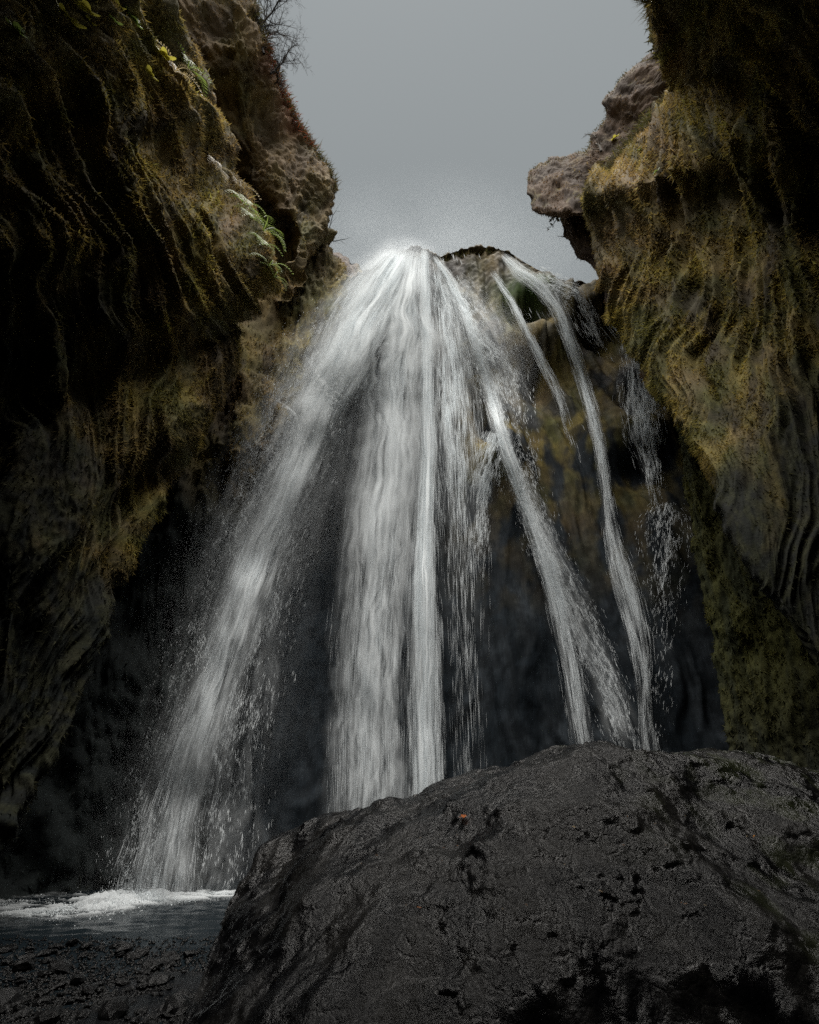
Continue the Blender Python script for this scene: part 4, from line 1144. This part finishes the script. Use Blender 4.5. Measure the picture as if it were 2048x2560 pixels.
fringe('grass', nose_l, edgeN, None, 1500, 20, DRY, (.5, 0, .7), 5)
fringe('red_grass', nose_l, edgeN[1:6], None, 1600, 15, [(0.2, 0.05, 0.02), (0.15, 0.05, 0.025), (0.1, 0.06, 0.03)], (.5, 0, .5), 6)
edgeK = [(1323, 452, 11.3), (1335, 422, 11.3), (1375, 408, 11.2), (1420, 398, 11.0), (1466, 376, 10.6), (1487, 335, 10.2), (1514, 300, 9.8), (1518, 250, 9.2), (1560, 190, 8.4), (1640, 132, 7.4), (1690, 85, 6.5)]
fringe('grass', beak, edgeK, None, 700, 10, DRY, (-.3, 0, .9), 4)
fringe('grass', cliff_r, [(1464, 490, 10.0), (1530, 415, 9.2), (1610, 320, 7.8), (1685, 241, 6.13)], None, 2600, 22, DRY, (-.3, 0, .9), 9)
fringe('grass', cliff_r, [(1694, 147, 4.72), (1660, 60, 3.66), (1613, -10, 2.83)], None, 500, 30, DRY, (-.8, 0, -.3), 7)
fringe('grass', falls_wall, [(1085, 650, 17.4), (1112, 658, 17.4), (1122, 642, 17.4), (1160, 640, 17.4), (1213, 630, 17.4), (1250, 636, 17.4)], None, 700, 14, DRY, (0, -.2, 1), 3)
fringe('grass', falls_wall, [(1318, 676, 17.4), (1360, 698, 17.4), (1398, 712, 17.4), (1462, 720, 17.4), (1510, 720, 17.4)], None, 600, 12, DRY, (0, -.2, 1), 3)

# ------------------------------------------------------------------ stones and leaves
def stone_mesh(k):
    import bmesh
    bm = bmesh.new(); bmesh.ops.create_icosphere(bm, subdivisions=2, radius=1)
    r = random.Random(k)
    sx, sy, sz = r.uniform(.8, 1.3), r.uniform(.7, 1.1), r.uniform(.4, .7)
    for v in bm.verts:
        n = 1 + .28 * float(fbm(v.co.x * 1.1 + k * 3, v.co.y * 1.1, v.co.z * 1.1, 3))
        v.co = Vector((v.co.x * sx, v.co.y * sy, v.co.z * sz)) * n
    me = bpy.data.meshes.new('stone'); bm.to_mesh(me); bm.free()
    g = r.uniform(.004, .013)
    a = me.color_attributes.new('Col', 'FLOAT_COLOR', 'POINT')
    a.data.foreach_set('color', np.tile(np.array([g, g, g * 1.02, 1], np.float32), (len(me.vertices), 1)).ravel())
    me.materials.append(MAT_STONE)
    return me
SM = [stone_mesh(k) for k in range(8)]
def ground_at(px, py, z=0.02):
    d = rays(px, py); t = (z - CAM[2]) / d[2]
    return CAM + d * t
big = [(150, 2420, 16, 'pale-rimmed wet stone at the water edge, left of the gravel'), (195, 2450, 12, 'rounded stone standing on end in the gravel'), (225, 2472, 11, 'light grey stone near the middle of the gravel'),
       (12, 2500, 26, 'largest wet stone at the left border'), (285, 2530, 30, 'broad dark stone at the bottom edge of the gravel'), (310, 2372, 14, 'lone wet stone breaking the pool surface'),
       (395, 2450, 18, 'dark stone close to the foot of the boulder'), (440, 2520, 26, 'dark stone tucked against the bottom left of the boulder'), (60, 2415, 14, 'flat stone at the far left of the shallow water'), (120, 2545, 20, 'rough stone at the bottom left border')]
for k, (x, y, sz, lab) in enumerate(big):
    p = ground_at(x, y, .07); s = float(np.linalg.norm(p - CAM)) / FPX * sz
    o = link('stone', SM[k % 8], None, None, label=lab, category='stone', group='larger stones in the gravel'); o.location = p
    o.scale = (s, s, s); o.rotation_euler = (random.uniform(-.3, .3), random.uniform(-.3, .3), random.uniform(0, 6))
for k in range(150):
    x = random.uniform(-30, 520); y = random.uniform(2350, 2600)
    if x > 500 - (y - 2350) * .15: continue
    p = ground_at(x, y, .06); s = float(np.linalg.norm(p - CAM)) / FPX * random.choice((4, 5, 6, 7, 9, 11))
    o = link('pebble', SM[random.randrange(8)], None, None, label='small dark wet pebble in the shallow gravel at bottom left', category='pebble', group='pebbles in the shallows'); o.location = p
    o.scale = (s, s, s * .8); o.rotation_euler = (random.uniform(-.3, .3), random.uniform(-.3, .3), random.uniform(0, 6))
n = 9000
x = RNG.uniform(-60, 560, n); y = 2340 + 280 * RNG.random(n) ** .7
d = rays(x, y); C = CAM + d * ((.035 - CAM[2]) / d[:, 2])[:, None]
R = RNG.uniform(.008, .03, n)
V, F = octas(C, R, R * .7)
link('gravel', mesh_np('gravel', V, F, np.repeat(RNG.uniform(.003, .009, (n, 1)) * np.ones((n, 3)), 6, 0), smooth=False), MAT_STONE, kind='stuff', label='fine wet gravel between the pebbles at bottom left', category='gravel')

# fallen leaves on the boulder
def fallen(px, py, size_px, col, label, mesh=None):
    b = on(TBO, px, py, -.01)
    s = float(np.linalg.norm(b - CAM)) / FPX * size_px
    n = 9
    ang = np.linspace(0, 2 * math.pi, n, endpoint=False)
    r = np.where(np.arange(n) % 2 == 0, 1, .45) if mesh == 'star' else np.abs(np.cos(ang)) * .7 + .3
    V = np.array([[0, 0, .12]] + [[math.cos(a) * q, math.sin(a) * q * (.9 if mesh == 'star' else .5), .1 * math.sin(3 * a)] for a, q in zip(ang, r)]) * s
    F = np.array([[0, i + 1, (i + 1) % n + 1] for i in range(n)])
    o = link('fallen_leaf', mesh_np('fallen_leaf', V, F, np.tile(np.array(col), (n + 1, 1)), smooth=False), MAT_LEAF, None, label=label, category='leaf', group='fallen leaves on the boulder')
    o.location = b + np.array([0, -.012, .014]); o.rotation_euler = (random.uniform(0, .5), random.uniform(-.3, .3), random.uniform(0, 6))
    return o
fallen(1158, 2045, 12, (0.55, 0.16, 0.04), 'largest orange fallen leaf on top of the boulder', 'star')
fallen(1188, 2073, 6, (0.4, 0.33, 0.12), 'small yellow leaf just below the orange leaf on the boulder')
fallen(1884, 2096, 6, (0.5, 0.22, 0.05), 'orange leaf fragment at the right side of the boulder top')
fallen(1048, 2275, 5, (0.5, 0.2, 0.08), 'orange leaf fragment on the dark front slope of the boulder')
for k in range(34):
    x = random.uniform(900, 1900); y = random.uniform(2030, 2290) + max(0, 1200 - x) * .05
    fallen(x, y, random.uniform(2.0, 4.0), random.choice([(0.3, 0.2, 0.1), (0.35, 0.26, 0.13), (0.25, 0.13, 0.06)]), 'tiny brown leaf scrap lying on the wet boulder')
for (x, y, dx, dy, lab) in ((752, 2350, -6, 26, 'pale straw lying on the left flank of the boulder'), (1884, 2455, -4, 22, 'pale straw on the dark right front of the boulder')):
    a, b = on(TBO, x, y, -.02), on(TBO, x + dx, y + dy, -.02)
    m = (a + b) / 2 + np.array([.01, -.01, .01])
    tube_obj('straw', [(a, m, .004, .004), (m, b, .004, .002)], None, (0, 0, 0), (0.35, 0.27, 0.17), 4, label=lab, category='straw')
